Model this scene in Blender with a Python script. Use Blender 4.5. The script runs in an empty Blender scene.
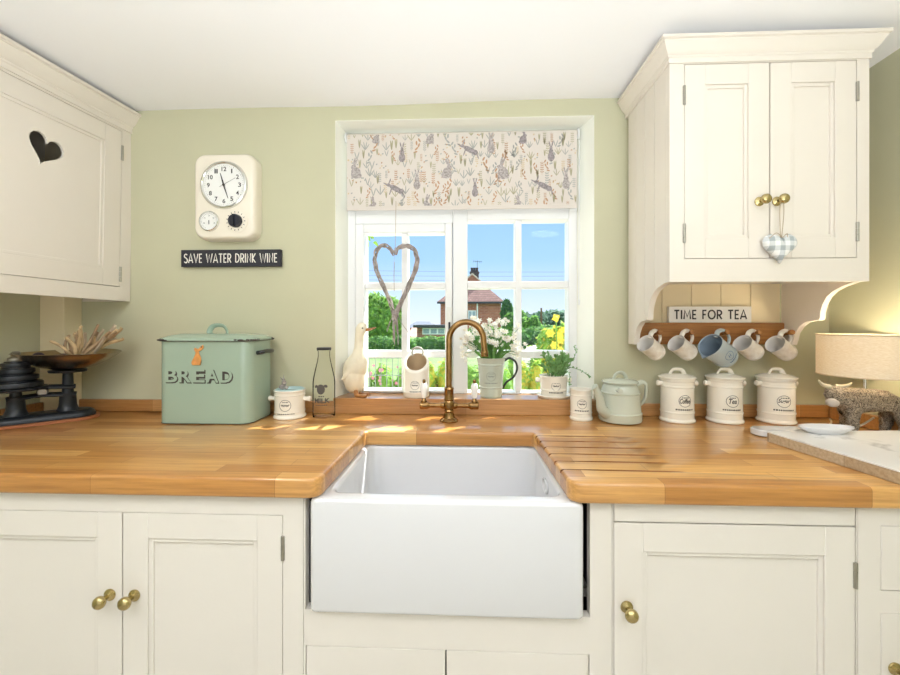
import bpy, bmesh, math, random
from mathutils import Vector, Matrix, Euler
from math import pi, sin, cos, tan, atan, radians as R

# ---------------------------------------------------------------- camera, world, lights, exposure
SC = bpy.context.scene
COL = SC.collection
EYE, TH, FPX, HOR = 1.253, R(2.29), 400.0, 322.0
cd = bpy.data.cameras.new('camera'); cam = bpy.data.objects.new('camera', cd); COL.objects.link(cam)
cam.location = (0, -1.5, EYE); cam.rotation_euler = (R(90), 0, TH)
cd.sensor_width = 36; cd.lens = 16; cd.shift_y = -15.5/900; cd.clip_start = .02; cd.clip_end = 400
SC.camera = cam

w = bpy.data.worlds.new('sky'); SC.world = w; w.use_nodes = True
nt = w.node_tree; nt.nodes.clear()
wo = nt.nodes.new('ShaderNodeOutputWorld'); bg = nt.nodes.new('ShaderNodeBackground')
tc = nt.nodes.new('ShaderNodeTexCoord'); sx = nt.nodes.new('ShaderNodeSeparateXYZ')
rp = nt.nodes.new('ShaderNodeValToRGB')
rp.color_ramp.elements[0].position = 0.0; rp.color_ramp.elements[0].color = (.76, .84, .95, 1)
rp.color_ramp.elements[1].position = .30; rp.color_ramp.elements[1].color = (.30, .54, .95, 1)
e = rp.color_ramp.elements.new(.06); e.color = (.64, .78, .97, 1)
e = rp.color_ramp.elements.new(.15); e.color = (.40, .64, .97, 1)
e = rp.color_ramp.elements.new(.45); e.color = (1.5, 1.6, 1.75, 1)
e = rp.color_ramp.elements.new(1.0); e.color = (1.0, 1.25, 1.7, 1)
nt.links.new(tc.outputs['Generated'], sx.inputs[0]); nt.links.new(sx.outputs['Z'], rp.inputs[0])
nt.links.new(rp.outputs[0], bg.inputs[0]); bg.inputs[1].default_value = 1.25
nt.links.new(bg.outputs[0], wo.inputs[0])

def lamp(name, kind, loc, power, color=(1, 1, 1), size=.1, size_y=None, aim=None, spread=None):
    l = bpy.data.lights.new(name, kind); l.energy = power; l.color = color
    o = bpy.data.objects.new(name, l); COL.objects.link(o); o.location = loc
    if kind == 'AREA':
        l.size = size
        if size_y: l.shape = 'RECTANGLE'; l.size_y = size_y
        else: l.shape = 'DISK'
        if spread: l.spread = spread
    elif kind in ('POINT', 'SPOT'): l.shadow_soft_size = size
    if aim is not None:
        o.rotation_euler = (Vector(aim)-Vector(loc)).to_track_quat('-Z', 'Y').to_euler()
    return o
sun = lamp('sun', 'SUN', (3, 5, 8), 13.5, (1, .965, .92)); sun.data.angle = R(.6)
sun.rotation_euler = Vector((-.42, -.45, -.80)).to_track_quat('-Z', 'Y').to_euler()
lamp('unseen_rear_fill', 'AREA', (0, -3.45, 1.15), 4.5, (.93, .95, 1), 2.4, 1.9, aim=(0, 0, 1.3))  # added fill lamp behind the camera, no door is there
lamp('added_ceiling_fill', 'AREA', (0, -2.2, 1.15), 47, (.89, .94, 1), 1.7, 1.2, aim=(0, -1.95, 2.1), spread=R(150))  # unseen upward lamp added to brighten the ceiling and soften the room
for lx, ly, pw in ((-.9, -1.55, 7), (.7, -1.85, 3.6)):
    lamp('ceiling_downlight', 'AREA', (lx, ly, 2.04), pw, (1, .985, .96), .26, aim=(lx, ly+.02, 0))
SC.view_settings.view_transform = 'Standard'; SC.view_settings.look = 'None'
SC.view_settings.exposure = 0.0; SC.view_settings.gamma = 1.0; SC.view_settings.use_curve_mapping = False

# ---------------------------------------------------------------- helpers
def at(px, py, Y):
    """the point of the plane Y that the photograph shows at a pixel"""
    yp = Y+1.5; x = yp*tan(atan((px-450)/FPX)-TH)
    return Vector((x, Y, EYE-(py-HOR)/FPX*(yp*cos(TH)-x*sin(TH))))
def X(px, Y): return at(px, HOR, Y).x
def lin(h):
    h = h.lstrip('#'); out = []
    for i in (0, 2, 4):
        c = int(h[i:i+2], 16)/255
        out.append(c/12.92 if c <= .04045 else ((c+.055)/1.055)**2.4)
    return (*out, 1)
MATS = {}
def mat(name, h, rough=.5, metal=0, var=0, vscale=6, bump=0, bscale=60, spec=.5, coat=0, emis=None, estr=0, sss=0, stretch=None, h2=None, trans=0, sheen=0):
    if name in MATS: return MATS[name]
    m = bpy.data.materials.new(name); m.use_nodes = True; MATS[name] = m
    n, l = m.node_tree.nodes, m.node_tree.links
    b = n['Principled BSDF']
    b.inputs['Base Color'].default_value = lin(h); b.inputs['Roughness'].default_value = rough
    b.inputs['Metallic'].default_value = metal; b.inputs['Specular IOR Level'].default_value = spec
    b.inputs['Coat Weight'].default_value = coat
    if sheen: b.inputs['Sheen Weight'].default_value = sheen
    if trans: b.inputs['Transmission Weight'].default_value = trans
    if sss:
        b.inputs['Subsurface Weight'].default_value = sss; b.inputs['Subsurface Scale'].default_value = .01
    if emis: b.inputs['Emission Color'].default_value = lin(emis); b.inputs['Emission Strength'].default_value = estr
    t = n.new('ShaderNodeTexCoord'); mp = n.new('ShaderNodeMapping'); l.new(t.outputs['Object'], mp.inputs[0])
    if stretch: mp.inputs['Scale'].default_value = stretch
    if var:
        nz = n.new('ShaderNodeTexNoise'); nz.inputs['Scale'].default_value = vscale; nz.inputs['Detail'].default_value = 5
        l.new(mp.outputs[0], nz.inputs['Vector'])
        cr = n.new('ShaderNodeValToRGB'); c = lin(h)
        lo = lin(h2) if h2 else tuple(v*(1-var) for v in c[:3])+(1,)
        hi = c if h2 else tuple(min(1, v*(1+var)) for v in c[:3])+(1,)
        cr.color_ramp.elements[0].position = .36; cr.color_ramp.elements[0].color = lo
        cr.color_ramp.elements[1].position = .64; cr.color_ramp.elements[1].color = hi
        l.new(nz.outputs['Fac'], cr.inputs[0]); l.new(cr.outputs[0], b.inputs['Base Color'])
    if bump:
        nb = n.new('ShaderNodeTexNoise'); nb.inputs['Scale'].default_value = bscale; nb.inputs['Detail'].default_value = 4
        l.new(mp.outputs[0], nb.inputs['Vector'])
        bp = n.new('ShaderNodeBump'); bp.inputs['Strength'].default_value = bump; bp.inputs['Distance'].default_value = .004
        l.new(nb.outputs['Fac'], bp.inputs['Height']); l.new(bp.outputs[0], b.inputs['Normal'])
    return m
def new(): return bmesh.new()
def _mark(bm, n0, mi):
    bm.faces.ensure_lookup_table()
    for f in bm.faces[n0:]: f.material_index = mi
def bx(bm, x0, x1, y0, y1, z0, z1, mi=0):
    x0, x1 = sorted((x0, x1)); y0, y1 = sorted((y0, y1)); z0, z1 = sorted((z0, z1))
    v = [bm.verts.new(p) for p in ((x0, y0, z0), (x1, y0, z0), (x1, y1, z0), (x0, y1, z0), (x0, y0, z1), (x1, y0, z1), (x1, y1, z1), (x0, y1, z1))]
    for q in ((3, 2, 1, 0), (4, 5, 6, 7), (0, 1, 5, 4), (1, 2, 6, 5), (2, 3, 7, 6), (3, 0, 4, 7)):
        bm.faces.new([v[i] for i in q]).material_index = mi
    return bm
def loft(bm, loops, cap0=True, cap1=True, mi=0, closed=True):
    rows = [[bm.verts.new(p) for p in lp] for lp in loops]
    n = len(rows[0])
    for a, b in zip(rows, rows[1:]):
        for i in range(n if closed else n-1):
            j = (i+1) % n
            bm.faces.new((a[i], a[j], b[j], b[i])).material_index = mi
    if cap0: bm.faces.new(rows[0][::-1]).material_index = mi
    if cap1: bm.faces.new(rows[-1]).material_index = mi
    return rows
def lathe(bm, prof, n=32, M=None, mi=0, sx=1, sy=1):
    M = M or Matrix(); rows = []
    for r, z in prof:
        if r < 1e-6: rows.append([bm.verts.new(M @ Vector((0, 0, z)))])
        else: rows.append([bm.verts.new(M @ Vector((r*sx*cos(2*pi*k/n), r*sy*sin(2*pi*k/n), z))) for k in range(n)])
    for a, b in zip(rows, rows[1:]):
        for k in range(n):
            j = (k+1) % n
            if len(a) == 1 and len(b) == 1: continue
            if len(a) == 1: f = (a[0], b[j], b[k])
            elif len(b) == 1: f = (a[k], a[j], b[0])
            else: f = (a[k], a[j], b[j], b[k])
            bm.faces.new(f).material_index = mi
    return bm
def tube(bm, pts, r, n=8, mi=0, closed=False, flat=1):
    pts = [Vector(p) for p in pts]; m = len(pts)
    rad = r if isinstance(r, (list, tuple)) else [r]*m
    up = None; loops = []
    for i, p in enumerate(pts):
        if closed: t = pts[(i+1) % m]-pts[i-1]
        else: t = pts[min(i+1, m-1)]-pts[max(i-1, 0)]
        t.normalize()
        if up is None: up = t.orthogonal().normalized()
        else:
            up = up-t*up.dot(t)
            up = up.normalized() if up.length > 1e-6 else t.orthogonal().normalized()
        s = t.cross(up)
        loops.append([p+(up*cos(2*pi*k/n)*flat+s*sin(2*pi*k/n))*rad[i] for k in range(n)])
    if closed:
        loops.append(loops[0])
        rows = [[bm.verts.new(q) for q in lp] for lp in loops[:-1]]
        for a in range(m):
            A, B = rows[a], rows[(a+1) % m]
            for k in range(n):
                bm.faces.new((A[k], A[(k+1) % n], B[(k+1) % n], B[k])).material_index = mi
    else: loft(bm, loops, True, True, mi)
    return bm
def prism(bm, outline, a, b, axis='y', mi=0):
    """extrude a 2D outline from a to b along an axis; outline is (x,z) for y, (y,z) for x, (x,y) for z"""
    def P(p, t): return {'y': (p[0], t, p[1]), 'x': (t, p[0], p[1]), 'z': (p[0], p[1], t)}[axis]
    lo = [bm.verts.new(P(p, a)) for p in outline]; hi = [bm.verts.new(P(p, b)) for p in outline]
    n = len(outline)
    for i in range(n): bm.faces.new((lo[i], lo[(i+1) % n], hi[(i+1) % n], hi[i])).material_index = mi
    bm.faces.new(lo[::-1]).material_index = mi; bm.faces.new(hi).material_index = mi
    return bm
def rrect(x0, x1, y0, y1, r, z=0, seg=5):
    out = []
    for cx, cy, a0 in ((x1-r, y1-r, 0), (x0+r, y1-r, 90), (x0+r, y0+r, 180), (x1-r, y0+r, 270)):
        for k in range(seg+1):
            a = R(a0+90*k/seg); out.append(Vector((cx+r*cos(a), cy+r*sin(a), z)))
    return out
def obj(name, bm, mats, parent=None, smooth=38, bevel=0, seg=2, recalc=True):
    if recalc: bmesh.ops.recalc_face_normals(bm, faces=bm.faces[:])
    me = bpy.data.meshes.new(name); bm.to_mesh(me); bm.free()
    for m in (mats if isinstance(mats, (list, tuple)) else [mats]): me.materials.append(m)
    if smooth:
        me.polygons.foreach_set('use_smooth', [True]*len(me.polygons))
        me.set_sharp_from_angle(angle=R(smooth))
    o = bpy.data.objects.new(name, me); COL.objects.link(o)
    if parent: o.parent = parent
    if bevel:
        md = o.modifiers.new('bevel', 'BEVEL'); md.width = bevel; md.segments = seg; md.limit_method = 'ANGLE'; md.angle_limit = R(40)
    return o
def tag(o, label, cat, group=None, kind=None):
    o['label'] = label; o['category'] = cat
    if group: o['group'] = group
    if kind: o['kind'] = kind
    return o
def thing(name, label, cat, loc=(0, 0, 0), rz=0, group=None):
    o = bpy.data.objects.new(name, None); o.empty_display_size = .05; COL.objects.link(o)
    o.location = loc; o.rotation_euler = (0, 0, rz)
    return tag(o, label, cat, group)
def struct(name, bm, m, parent=None, **k):
    o = obj(name, bm, m, parent, **k)
    o['kind'] = 'structure'
    return o
def dup(root, loc=None, rot=None, label=None, group=None):
    r = root.copy(); COL.objects.link(r)
    if loc is not None: r.location = loc
    if rot is not None: r.rotation_euler = rot
    if label: r['label'] = label
    if group: r['group'] = group
    for ch in list(root.children):
        c = ch.copy(); COL.objects.link(c); c.parent = r
        for g in list(ch.children):
            d = g.copy(); COL.objects.link(d); d.parent = c
    return r
def carve(o, cutters):
    """subtract cutter objects from o and throw them away"""
    for c in cutters:
        md = o.modifiers.new('cut', 'BOOLEAN'); md.object = c; md.operation = 'DIFFERENCE'; md.solver = 'EXACT'; md.material_mode = 'TRANSFER'
    bpy.context.view_layer.update()
    dg = bpy.context.evaluated_depsgraph_get()
    me = bpy.data.meshes.new_from_object(o.evaluated_get(dg))
    o.modifiers.clear(); o.data = me
    me.polygons.foreach_set('use_smooth', [True]*len(me.polygons)); me.set_sharp_from_angle(angle=R(38))
    for c in cutters: bpy.data.objects.remove(c)
    return o
def text2d(s, width, height=None, shear=0, bold=0):
    """flat mesh (verts, faces) of a word, centred on 0,0"""
    cu = bpy.data.curves.new('t', 'FONT'); cu.body = s; cu.size = 1; cu.shear = shear; cu.offset = bold; cu.resolution_u = 3
    o = bpy.data.objects.new('t', cu); COL.objects.link(o)
    bpy.context.view_layer.update()
    me = bpy.data.meshes.new_from_object(o.evaluated_get(bpy.context.evaluated_depsgraph_get()))
    vs = [v.co.copy() for v in me.vertices]; fs = [tuple(p.vertices) for p in me.polygons]
    bpy.data.objects.remove(o); bpy.data.curves.remove(cu); bpy.data.meshes.remove(me)
    x0, x1 = min(v.x for v in vs), max(v.x for v in vs); y0, y1 = min(v.y for v in vs), max(v.y for v in vs)
    kx = width/(x1-x0); ky = height/(y1-y0) if height else kx
    return [((v.x-(x0+x1)/2)*kx, (v.y-(y0+y1)/2)*ky) for v in vs], fs
def stroke2d(pts, wd):
    """a flat ribbon of width wd along 2D points with square ends"""
    pts = [Vector((p[0], p[1])) for p in pts]; L = []; Rr = []
    n = len(pts)
    for i, p in enumerate(pts):
        a = (p-pts[i-1]).normalized() if i else None
        b = (pts[i+1]-p).normalized() if i < n-1 else None
        t = ((a or b)+(b or a)).normalized(); nn = Vector((-t.y, t.x))
        k = 1/max(.8, nn.dot(Vector((-(a or b).y, (a or b).x))))
        L.append(p+nn*wd/2*k); Rr.append(p-nn*wd/2*k)
    vs = [tuple(q) for q in L+Rr]
    return vs, [(i, i+1, n+i+1, n+i) for i in range(n-1)]
def ring2d(cx, cy, r, wd, n=36):
    vs = [(cx+(r+s*wd/2)*cos(2*pi*k/n), cy+(r+s*wd/2)*sin(2*pi*k/n)) for s in (-1, 1) for k in range(n)]
    return vs, [(k, (k+1) % n, n+(k+1) % n, n+k) for k in range(n)]
def disc2d(cx, cy, rx, ry=None, n=20):
    return [(cx+rx*cos(2*pi*k/n), cy+(ry or rx)*sin(2*pi*k/n)) for k in range(n)], [tuple(range(n))]
def shift2d(m, dx, dy): return [(x+dx, y+dy) for x, y in m[0]], m[1]
def paint(bm, marks, fn, mi=0):
    """lay flat marks on a surface through fn(x,y) -> 3D point"""
    for vs, fs in marks:
        v = [bm.verts.new(fn(x, y)) for x, y in vs]
        for f in fs:
            try: bm.faces.new([v[i] for i in f]).material_index = mi
            except ValueError: pass
    return bm
def arc(cx, cy, rx, ry, a0, a1, n=10): return [(cx+rx*cos(R(a0+(a1-a0)*k/n)), cy+ry*sin(R(a0+(a1-a0)*k/n))) for k in range(n+1)]
# thin poster capitals built of strokes on a box 1 high: letter -> (width, strokes)
GL = {
 'S': (.48, [arc(.24, .76, .2, .2, 25, 270, 10)+arc(.24, .26, .22, .24, 90, -150, 10)[1:]]),
 'A': (.62, [[(.02, 0), (.31, 1), (.6, 0)], [(.12, .27), (.5, .27)]]),
 'V': (.6, [[(.02, 1), (.3, 0), (.58, 1)]]),
 'E': (.42, [[(.4, .95), (.06, .95), (.06, .05), (.4, .05)], [(.06, .5), (.36, .5)]]),
 'W': (.86, [[(.02, 1), (.22, 0), (.43, .9), (.64, 0), (.84, 1)]]),
 'T': (.54, [[(.02, .95), (.52, .95)], [(.27, .95), (.27, 0)]]),
 'R': (.5, [[(.06, 0), (.06, .95)]+arc(.24, .7, .22, .25, 90, -90, 9)+[(.06, .45)], [(.22, .45), (.48, 0)]]),
 'D': (.58, [[(.06, .05), (.06, .95)]+arc(.2, .5, .34, .45, 90, -90, 12)+[(.06, .05)]]),
 'I': (.14, [[(.07, 0), (.07, 1)]]),
 'N': (.58, [[(.06, 0), (.06, .97), (.52, .03), (.52, 1)]]),
 'K': (.5, [[(.06, 0), (.06, 1)], [(.46, 1), (.08, .45), (.48, 0)]]),
 'M': (.72, [[(.04, 0), (.12, .97), (.36, .25), (.6, .97), (.68, 0)]]),
 'F': (.42, [[(.4, .95), (.06, .95), (.06, 0)], [(.06, .5), (.34, .5)]]),
 'O': (.74, [arc(.37, .5, .33, .46, 90, 450, 24)]),
 ' ': (.32, []),
}
def deco(s, width, height, wd):
    adv = []; xcur = 0
    for ch in s: adv.append(xcur); xcur += GL[ch][0]+.13
    k = width/(xcur-.13); out = []
    for ch, x0 in zip(s, adv):
        for st in GL[ch][1]:
            out.append(stroke2d([((x0+p[0])*k-width/2, (p[1]-.5)*height) for p in st], wd))
    return out
def heart2d(wd, ht, n=40, sharp=1.0):
    pts = []
    for i in range(n):
        t = 2*pi*i/n
        x = 16*sin(t)**3; y = 13*cos(t)-5*cos(2*t)-2*cos(3*t)-cos(4*t)
        pts.append((x/32*wd, (y+2.5)/29*ht))
    return pts
def spline(pts, per=6):
    """Catmull-Rom through 3D points"""
    P = [Vector(p) for p in pts]; out = []
    for i in range(len(P)-1):
        a, b, c, d = P[max(i-1, 0)], P[i], P[i+1], P[min(i+2, len(P)-1)]
        for k in range(per):
            t = k/per
            out.append(.5*((2*b)+(c-a)*t+(2*a-5*b+4*c-d)*t*t+(3*b-a-3*c+d)*t**3))
    out.append(P[-1]); return out
# ---------------------------------------------------------------- materials
def wood(name, c1, c2, grain='000000', gk=.18, rough=.35, bw=.42, rh=.043, stretch=(2.5, 60, 60), swap=False, coat=.7):
    m = bpy.data.materials.new(name); m.use_nodes = True; MATS[name] = m
    n, l = m.node_tree.nodes, m.node_tree.links; b = n['Principled BSDF']
    b.inputs['Roughness'].default_value = rough; b.inputs['Coat Weight'].default_value = coat; b.inputs['Coat Roughness'].default_value = .12
    t = n.new('ShaderNodeTexCoord'); mp = n.new('ShaderNodeMapping'); l.new(t.outputs['Object'], mp.inputs[0])
    if swap: mp.inputs['Rotation'].default_value = (R(90), 0, 0)
    br = n.new('ShaderNodeTexBrick'); br.inputs['Scale'].default_value = 1; br.inputs['Mortar Size'].default_value = .0006
    br.inputs['Brick Width'].default_value = bw; br.inputs['Row Height'].default_value = rh
    br.offset = .37; br.offset_frequency = 2; br.squash = 1
    br.inputs['Color1'].default_value = lin(c1); br.inputs['Color2'].default_value = lin(c2)
    br.inputs['Mortar'].default_value = tuple(v*.75 for v in lin(c2)[:3])+(1,)
    l.new(mp.outputs[0], br.inputs['Vector'])
    m2 = n.new('ShaderNodeMapping'); m2.inputs['Scale'].default_value = stretch; l.new(t.outputs['Object'], m2.inputs[0])
    nz = n.new('ShaderNodeTexNoise'); nz.inputs['Scale'].default_value = 2.2; nz.inputs['Detail'].default_value = 6; nz.inputs['Roughness'].default_value = .65
    l.new(m2.outputs[0], nz.inputs['Vector'])
    cr = n.new('ShaderNodeValToRGB'); cr.color_ramp.elements[0].position = .3; cr.color_ramp.elements[1].position = .62
    cr.color_ramp.elements[0].color = (1-gk*2, 1-gk*2.4, 1-gk*2.8, 1); cr.color_ramp.elements[1].color = (1, 1, 1, 1)
    l.new(nz.outputs['Fac'], cr.inputs[0])
    mx = n.new('ShaderNodeMix'); mx.data_type = 'RGBA'; mx.blend_type = 'MULTIPLY'; mx.inputs['Factor'].default_value = 1
    l.new(br.outputs['Color'], mx.inputs[6]); l.new(cr.outputs[0], mx.inputs[7]); l.new(mx.outputs[2], b.inputs['Base Color'])
    bp = n.new('ShaderNodeBump'); bp.inputs['Strength'].default_value = .08; bp.inputs['Distance'].default_value = .001
    l.new(nz.outputs['Fac'], bp.inputs['Height']); l.new(bp.outputs[0], b.inputs['Normal'])
    return m
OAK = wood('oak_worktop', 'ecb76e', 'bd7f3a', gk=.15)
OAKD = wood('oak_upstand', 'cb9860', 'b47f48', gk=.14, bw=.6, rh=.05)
PEGW = wood('peg_rail_pine', 'ad7740', '9f6a36', gk=.2, bw=2, rh=.3, coat=0, rough=.5)
GREEN = mat('sage_wall_paint', 'cac8aa', .8, var=.02, vscale=3, bump=.12, bscale=25, spec=.2)
CEIL = mat('white_ceiling_paint', 'f9f9fa', .85, bump=.1, bscale=5, spec=.2)
CREAM = mat('cream_cabinet_paint', 'e9e1d5', .42, var=.012, vscale=4, bump=.03, bscale=120, spec=.4)
CREAMB = mat('deeper_cream_paint', 'efdfba', .5, var=.02, vscale=5)
LOWER = mat('stone_cabinet_paint', 'e9e3da', .45, var=.012, vscale=4, bump=.03, bscale=120, spec=.4)
WHITEP = mat('white_gloss_paint', 'eeefee', .3, spec=.5)
REVEAL = mat('pale_reveal_paint', 'f8f9ee', .6, spec=.3)
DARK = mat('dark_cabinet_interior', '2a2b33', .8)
BRASS = mat('antique_brass', 'b9a877', .26, 1, var=.12, vscale=40)
STEEL = mat('hinge_steel', 'a9a69c', .35, 1)
CERAM = mat('white_glazed_ceramic', 'e0e0e2', .12, coat=.6, spec=.55)
FLOORM = wood('floor_boards', 'd9d4ca', 'c9c3b8', bw=1.2, rh=.14, coat=0)

# ---------------------------------------------------------------- the room
CT = .91
bm = new(); bx(bm, -2.2, 2.0, -3.6, .35, -.1, 0); struct('floor', bm, FLOORM, smooth=0)
bm = new(); nx, ny = 24, 18
top = [[Vector((-2.2+4.2*i/nx, .25-3.95*j/ny, EYE+.820+.045*max(0, -(.25-3.95*j/ny)) if .25-3.95*j/ny > -.6 else EYE+.847)) for i in range(nx+1)] for j in range(ny+1)]
for row in top:
    for p in row: p.z += .004*sin(p.x*2.1+.6)+.003*sin(p.x*5+p.y*3)
g = [[bm.verts.new(p) for p in row] for row in top]; g2 = [[bm.verts.new(p+Vector((0, 0, .15))) for p in (row[0], row[-1])] for row in (top[0], top[-1])]
for j in range(ny):
    for i in range(nx): bm.faces.new((g[j][i], g[j][i+1], g[j+1][i+1], g[j+1][i]))
bm.faces.new((g2[0][0], g2[0][1], g2[1][1], g2[1][0]))
bm.faces.new([g[0][i] for i in range(nx+1)]+[g2[0][1], g2[0][0]]); bm.faces.new([g[-1][i] for i in range(nx+1)]+[g2[1][1], g2[1][0]])
bm.faces.new([g[j][0] for j in range(ny+1)]+[g2[1][0], g2[0][0]]); bm.faces.new([g[j][-1] for j in range(ny+1)]+[g2[1][1], g2[0][1]])
struct('ceiling', bm, CEIL)
# window wall with a splayed opening
OX0, OX1, OZ0, OZ1 = X(335.5, 0), X(594, 0), .930, at(450, 118.5, 0).z
FX0, FX1, FY, FZ1 = X(345, .09), X(580, .09), .09, at(450, 131, .09).z
bm = new()
bx(bm, -2.2, OX0, 0, .28, 0, 2.3); bx(bm, OX1, 2.0, 0, .28, 0, 2.3)
bx(bm, OX0, OX1, 0, .28, 0, OZ0); bx(bm, OX0, OX1, 0, .28, OZ1, 2.3)
struct('wall_back', bm, [GREEN], smooth=0)
# pale lining of the splayed window opening
bm = new()
prism(bm, [(OX0-.0005, -.0008), (OX0+.001, -.0008), (FX0+.012, FY), (FX0+.012, .28), (OX0-.0005, .28)], OZ0, OZ1, 'z')
prism(bm, [(OX1+.0005, -.0008), (OX1-.001, -.0008), (FX1-.012, FY), (FX1-.012, .28), (OX1+.0005, .28)], OZ0, OZ1, 'z')
prism(bm, [(-.0008, OZ1+.0005), (-.0008, OZ1-.001), (FY, FZ1-.006), (.28, FZ1-.006), (.28, OZ1+.0005)], OX0, OX1, 'x')
struct('trim_1', bm, REVEAL, smooth=0)
SK = tan(R(6.42))
def LW(y): return -1.588+SK*(y+.07)               # the left wall leans away from square
bm = new(); prism(bm, [(LW(0), 0), (LW(-3.6), -3.6), (-2.4, -3.6), (-2.4, 0)], 0, 2.3, 'z'); struct('wall_left', bm, GREEN, smooth=0)
RW = 1.312
bm = new(); bx(bm, RW, RW+.2, -3.6, 0, 0, 2.3); struct('wall_right', bm, GREEN, smooth=0)
bm = new(); bx(bm, -2.4, RW, -3.7, -3.6, 0, 2.3); struct('wall_rear', bm, mat('rear_wall_paint', 'f0efec', .8), smooth=0)
# boxed-in pipe in the corner
bm = new(); bx(bm, LW(-.07)-.02, X(82, 0), -.07, 0, CT, 2.12); struct('trim_2', bm, mat('boxing_cream_paint', 'f7e8c4', .6), bevel=.002)
# oak sill and upstands
bm = new(); SILL = .968
prism(bm, [(OX0-.002, -.022), (OX1+.002, -.022), (OX1+.002, -.0015), (OX1-.002, -.0015), (FX1, FY+.05), (FX0, FY+.05), (OX0+.002, -.0015), (OX0-.002, -.0015)], .946, SILL, 'z')
bx(bm, OX0-.002, OX1+.002, -.0219, -.001, CT, .947)
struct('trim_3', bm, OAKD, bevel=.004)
bm = new()
bx(bm, X(82, 0)+.001, OX0-.003, -.015, -.001, CT, .955); bx(bm, OX1+.003, RW-.001, -.015, -.001, CT, .955)
prism(bm, [(LW(-.072)+.001, -.072), (LW(-.072)+.019, -.072), (LW(-.62)+.019, -.62), (LW(-.62)+.001, -.62)], CT, .955, 'z')
bx(bm, RW-.020, RW-.001, -.62, -.021, CT, .955)
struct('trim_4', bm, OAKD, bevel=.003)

# ---------------------------------------------------------------- the window
win = bpy.data.objects.new('window_1', None); COL.objects.link(win); win['kind'] = 'structure'
GY = .125
def wz(py, Y=.11): return at(460, py, Y).z
def wx(px, Y=.11): return X(px, Y)
ZT = wz(207)                                     # transom top
bm = new(); y0, y1 = FY, FY+.07
bx(bm, FX0, wx(357), y0, y1, SILL, FZ1); bx(bm, wx(567.5), FX1, y0, y1, SILL, FZ1)
bx(bm, wx(453), wx(467.5), y0, y1, SILL+.006, FZ1-.04); bx(bm, wx(357), wx(567.5), y0, y1, SILL, SILL+.006)
bx(bm, wx(357), wx(453), y0, y1, wz(224.5), ZT); bx(bm, wx(467.5), wx(567.5), y0, y1, wz(221.5), ZT)
bx(bm, wx(357), wx(567.5), y0, y1, FZ1-.04, FZ1)
struct('window_frame', bm, WHITEP, win, bevel=.004)
# opening casement, a little proud of the frame
bm = new(); a, b = y0-.012, y1-.01; L0, L1 = wx(357.5), wx(452.5); ztop = wz(225)
bx(bm, L0, wx(366), a, b, SILL+.007, ztop); bx(bm, wx(445.5), L1, a, b, SILL+.007, ztop)
bx(bm, wx(366), wx(445.5), a, b, wz(233.7), ztop); bx(bm, wx(366), wx(445.5), a, b, SILL+.007, SILL+.014)
for px in (405.3,): bx(bm, wx(px-3), wx(px+3), a+.012, b, SILL+.014, wz(233.7))
for py in (286, 354): bx(bm, wx(366), wx(445.5), a+.0125, b-.0005, wz(py+3.4), wz(py-3.4))
struct('casement_sash', bm, WHITEP, win, bevel=.004)
bm = new()
bx(bm, wx(514.8), wx(521.2), y0+.006, y1, SILL+.006, wz(221.5))
for py in (285.2, 354): bx(bm, wx(467.5), wx(567.5), y0+.0065, y1-.0005, wz(py+3.6), wz(py-3.6))
bx(bm, wx(405), wx(409), y0+.006, y1, ZT, FZ1-.04); bx(bm, wx(515), wx(520), y0+.006, y1, ZT, FZ1-.04)
struct('glazing_bar', bm, WHITEP, win, bevel=.003)
gm = bpy.data.materials.new('window_glass'); gm.use_nodes = True; n_, l_ = gm.node_tree.nodes, gm.node_tree.links
n_.remove(n_['Principled BSDF'])
tr = n_.new('ShaderNodeBsdfTransparent'); tr.inputs[0].default_value = (.97, .985, .98, 1)
gl = n_.new('ShaderNodeBsdfGlossy'); gl.inputs['Roughness'].default_value = .02
mx = n_.new('ShaderNodeMixShader'); mx.inputs[0].default_value = .003
l_.new(tr.outputs[0], mx.inputs[1]); l_.new(gl.outputs[0], mx.inputs[2]); l_.new(mx.outputs[0], n_['Material Output'].inputs[0])
def pane(px0, px1, z0, z1):
    bm = new(); bx(bm, wx(px0)+.0002, wx(px1)-.0002, GY, GY+.003, z0+.0002, z1-.0002); o = struct('window_pane', bm, gm, win, smooth=0)
rowsL = [(SILL+.014, wz(357.4)), (wz(350.6), wz(289.4)), (wz(282.6), wz(233.7))]
rowsR = [(SILL+.006, wz(357.6)), (wz(350.4), wz(288.8)), (wz(281.6), wz(221.5))]
for z0, z1 in rowsL: pane(366, 402.3, z0, z1); pane(408.3, 445.5, z0, z1)
for z0, z1 in rowsR: pane(467.5, 514.8, z0, z1); pane(521.2, 567.5, z0, z1)
for p0, p1 in ((357, 405), (409, 453), (467.5, 515), (520, 567.5)): pane(p0, p1, ZT, FZ1-.04)
# casement fastener
bm = new(); p = at(449.5, 325, FY-.012)
bx(bm, p.x-.010, p.x+.010, p.y-.003, p.y+.001, p.z-.04, p.z+.07)
struct('fastener_plate', bm, mat('white_fastener', 'e9e9e4', .35), win, bevel=.001)
bm = new(); bx(bm, p.x-.004, p.x+.004, p.y-.012, p.y-.003, p.z-.022, p.z+.012); struct('fastener_catch', bm, mat('black_iron', '1e1e22', .45), win, bevel=.002)

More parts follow.
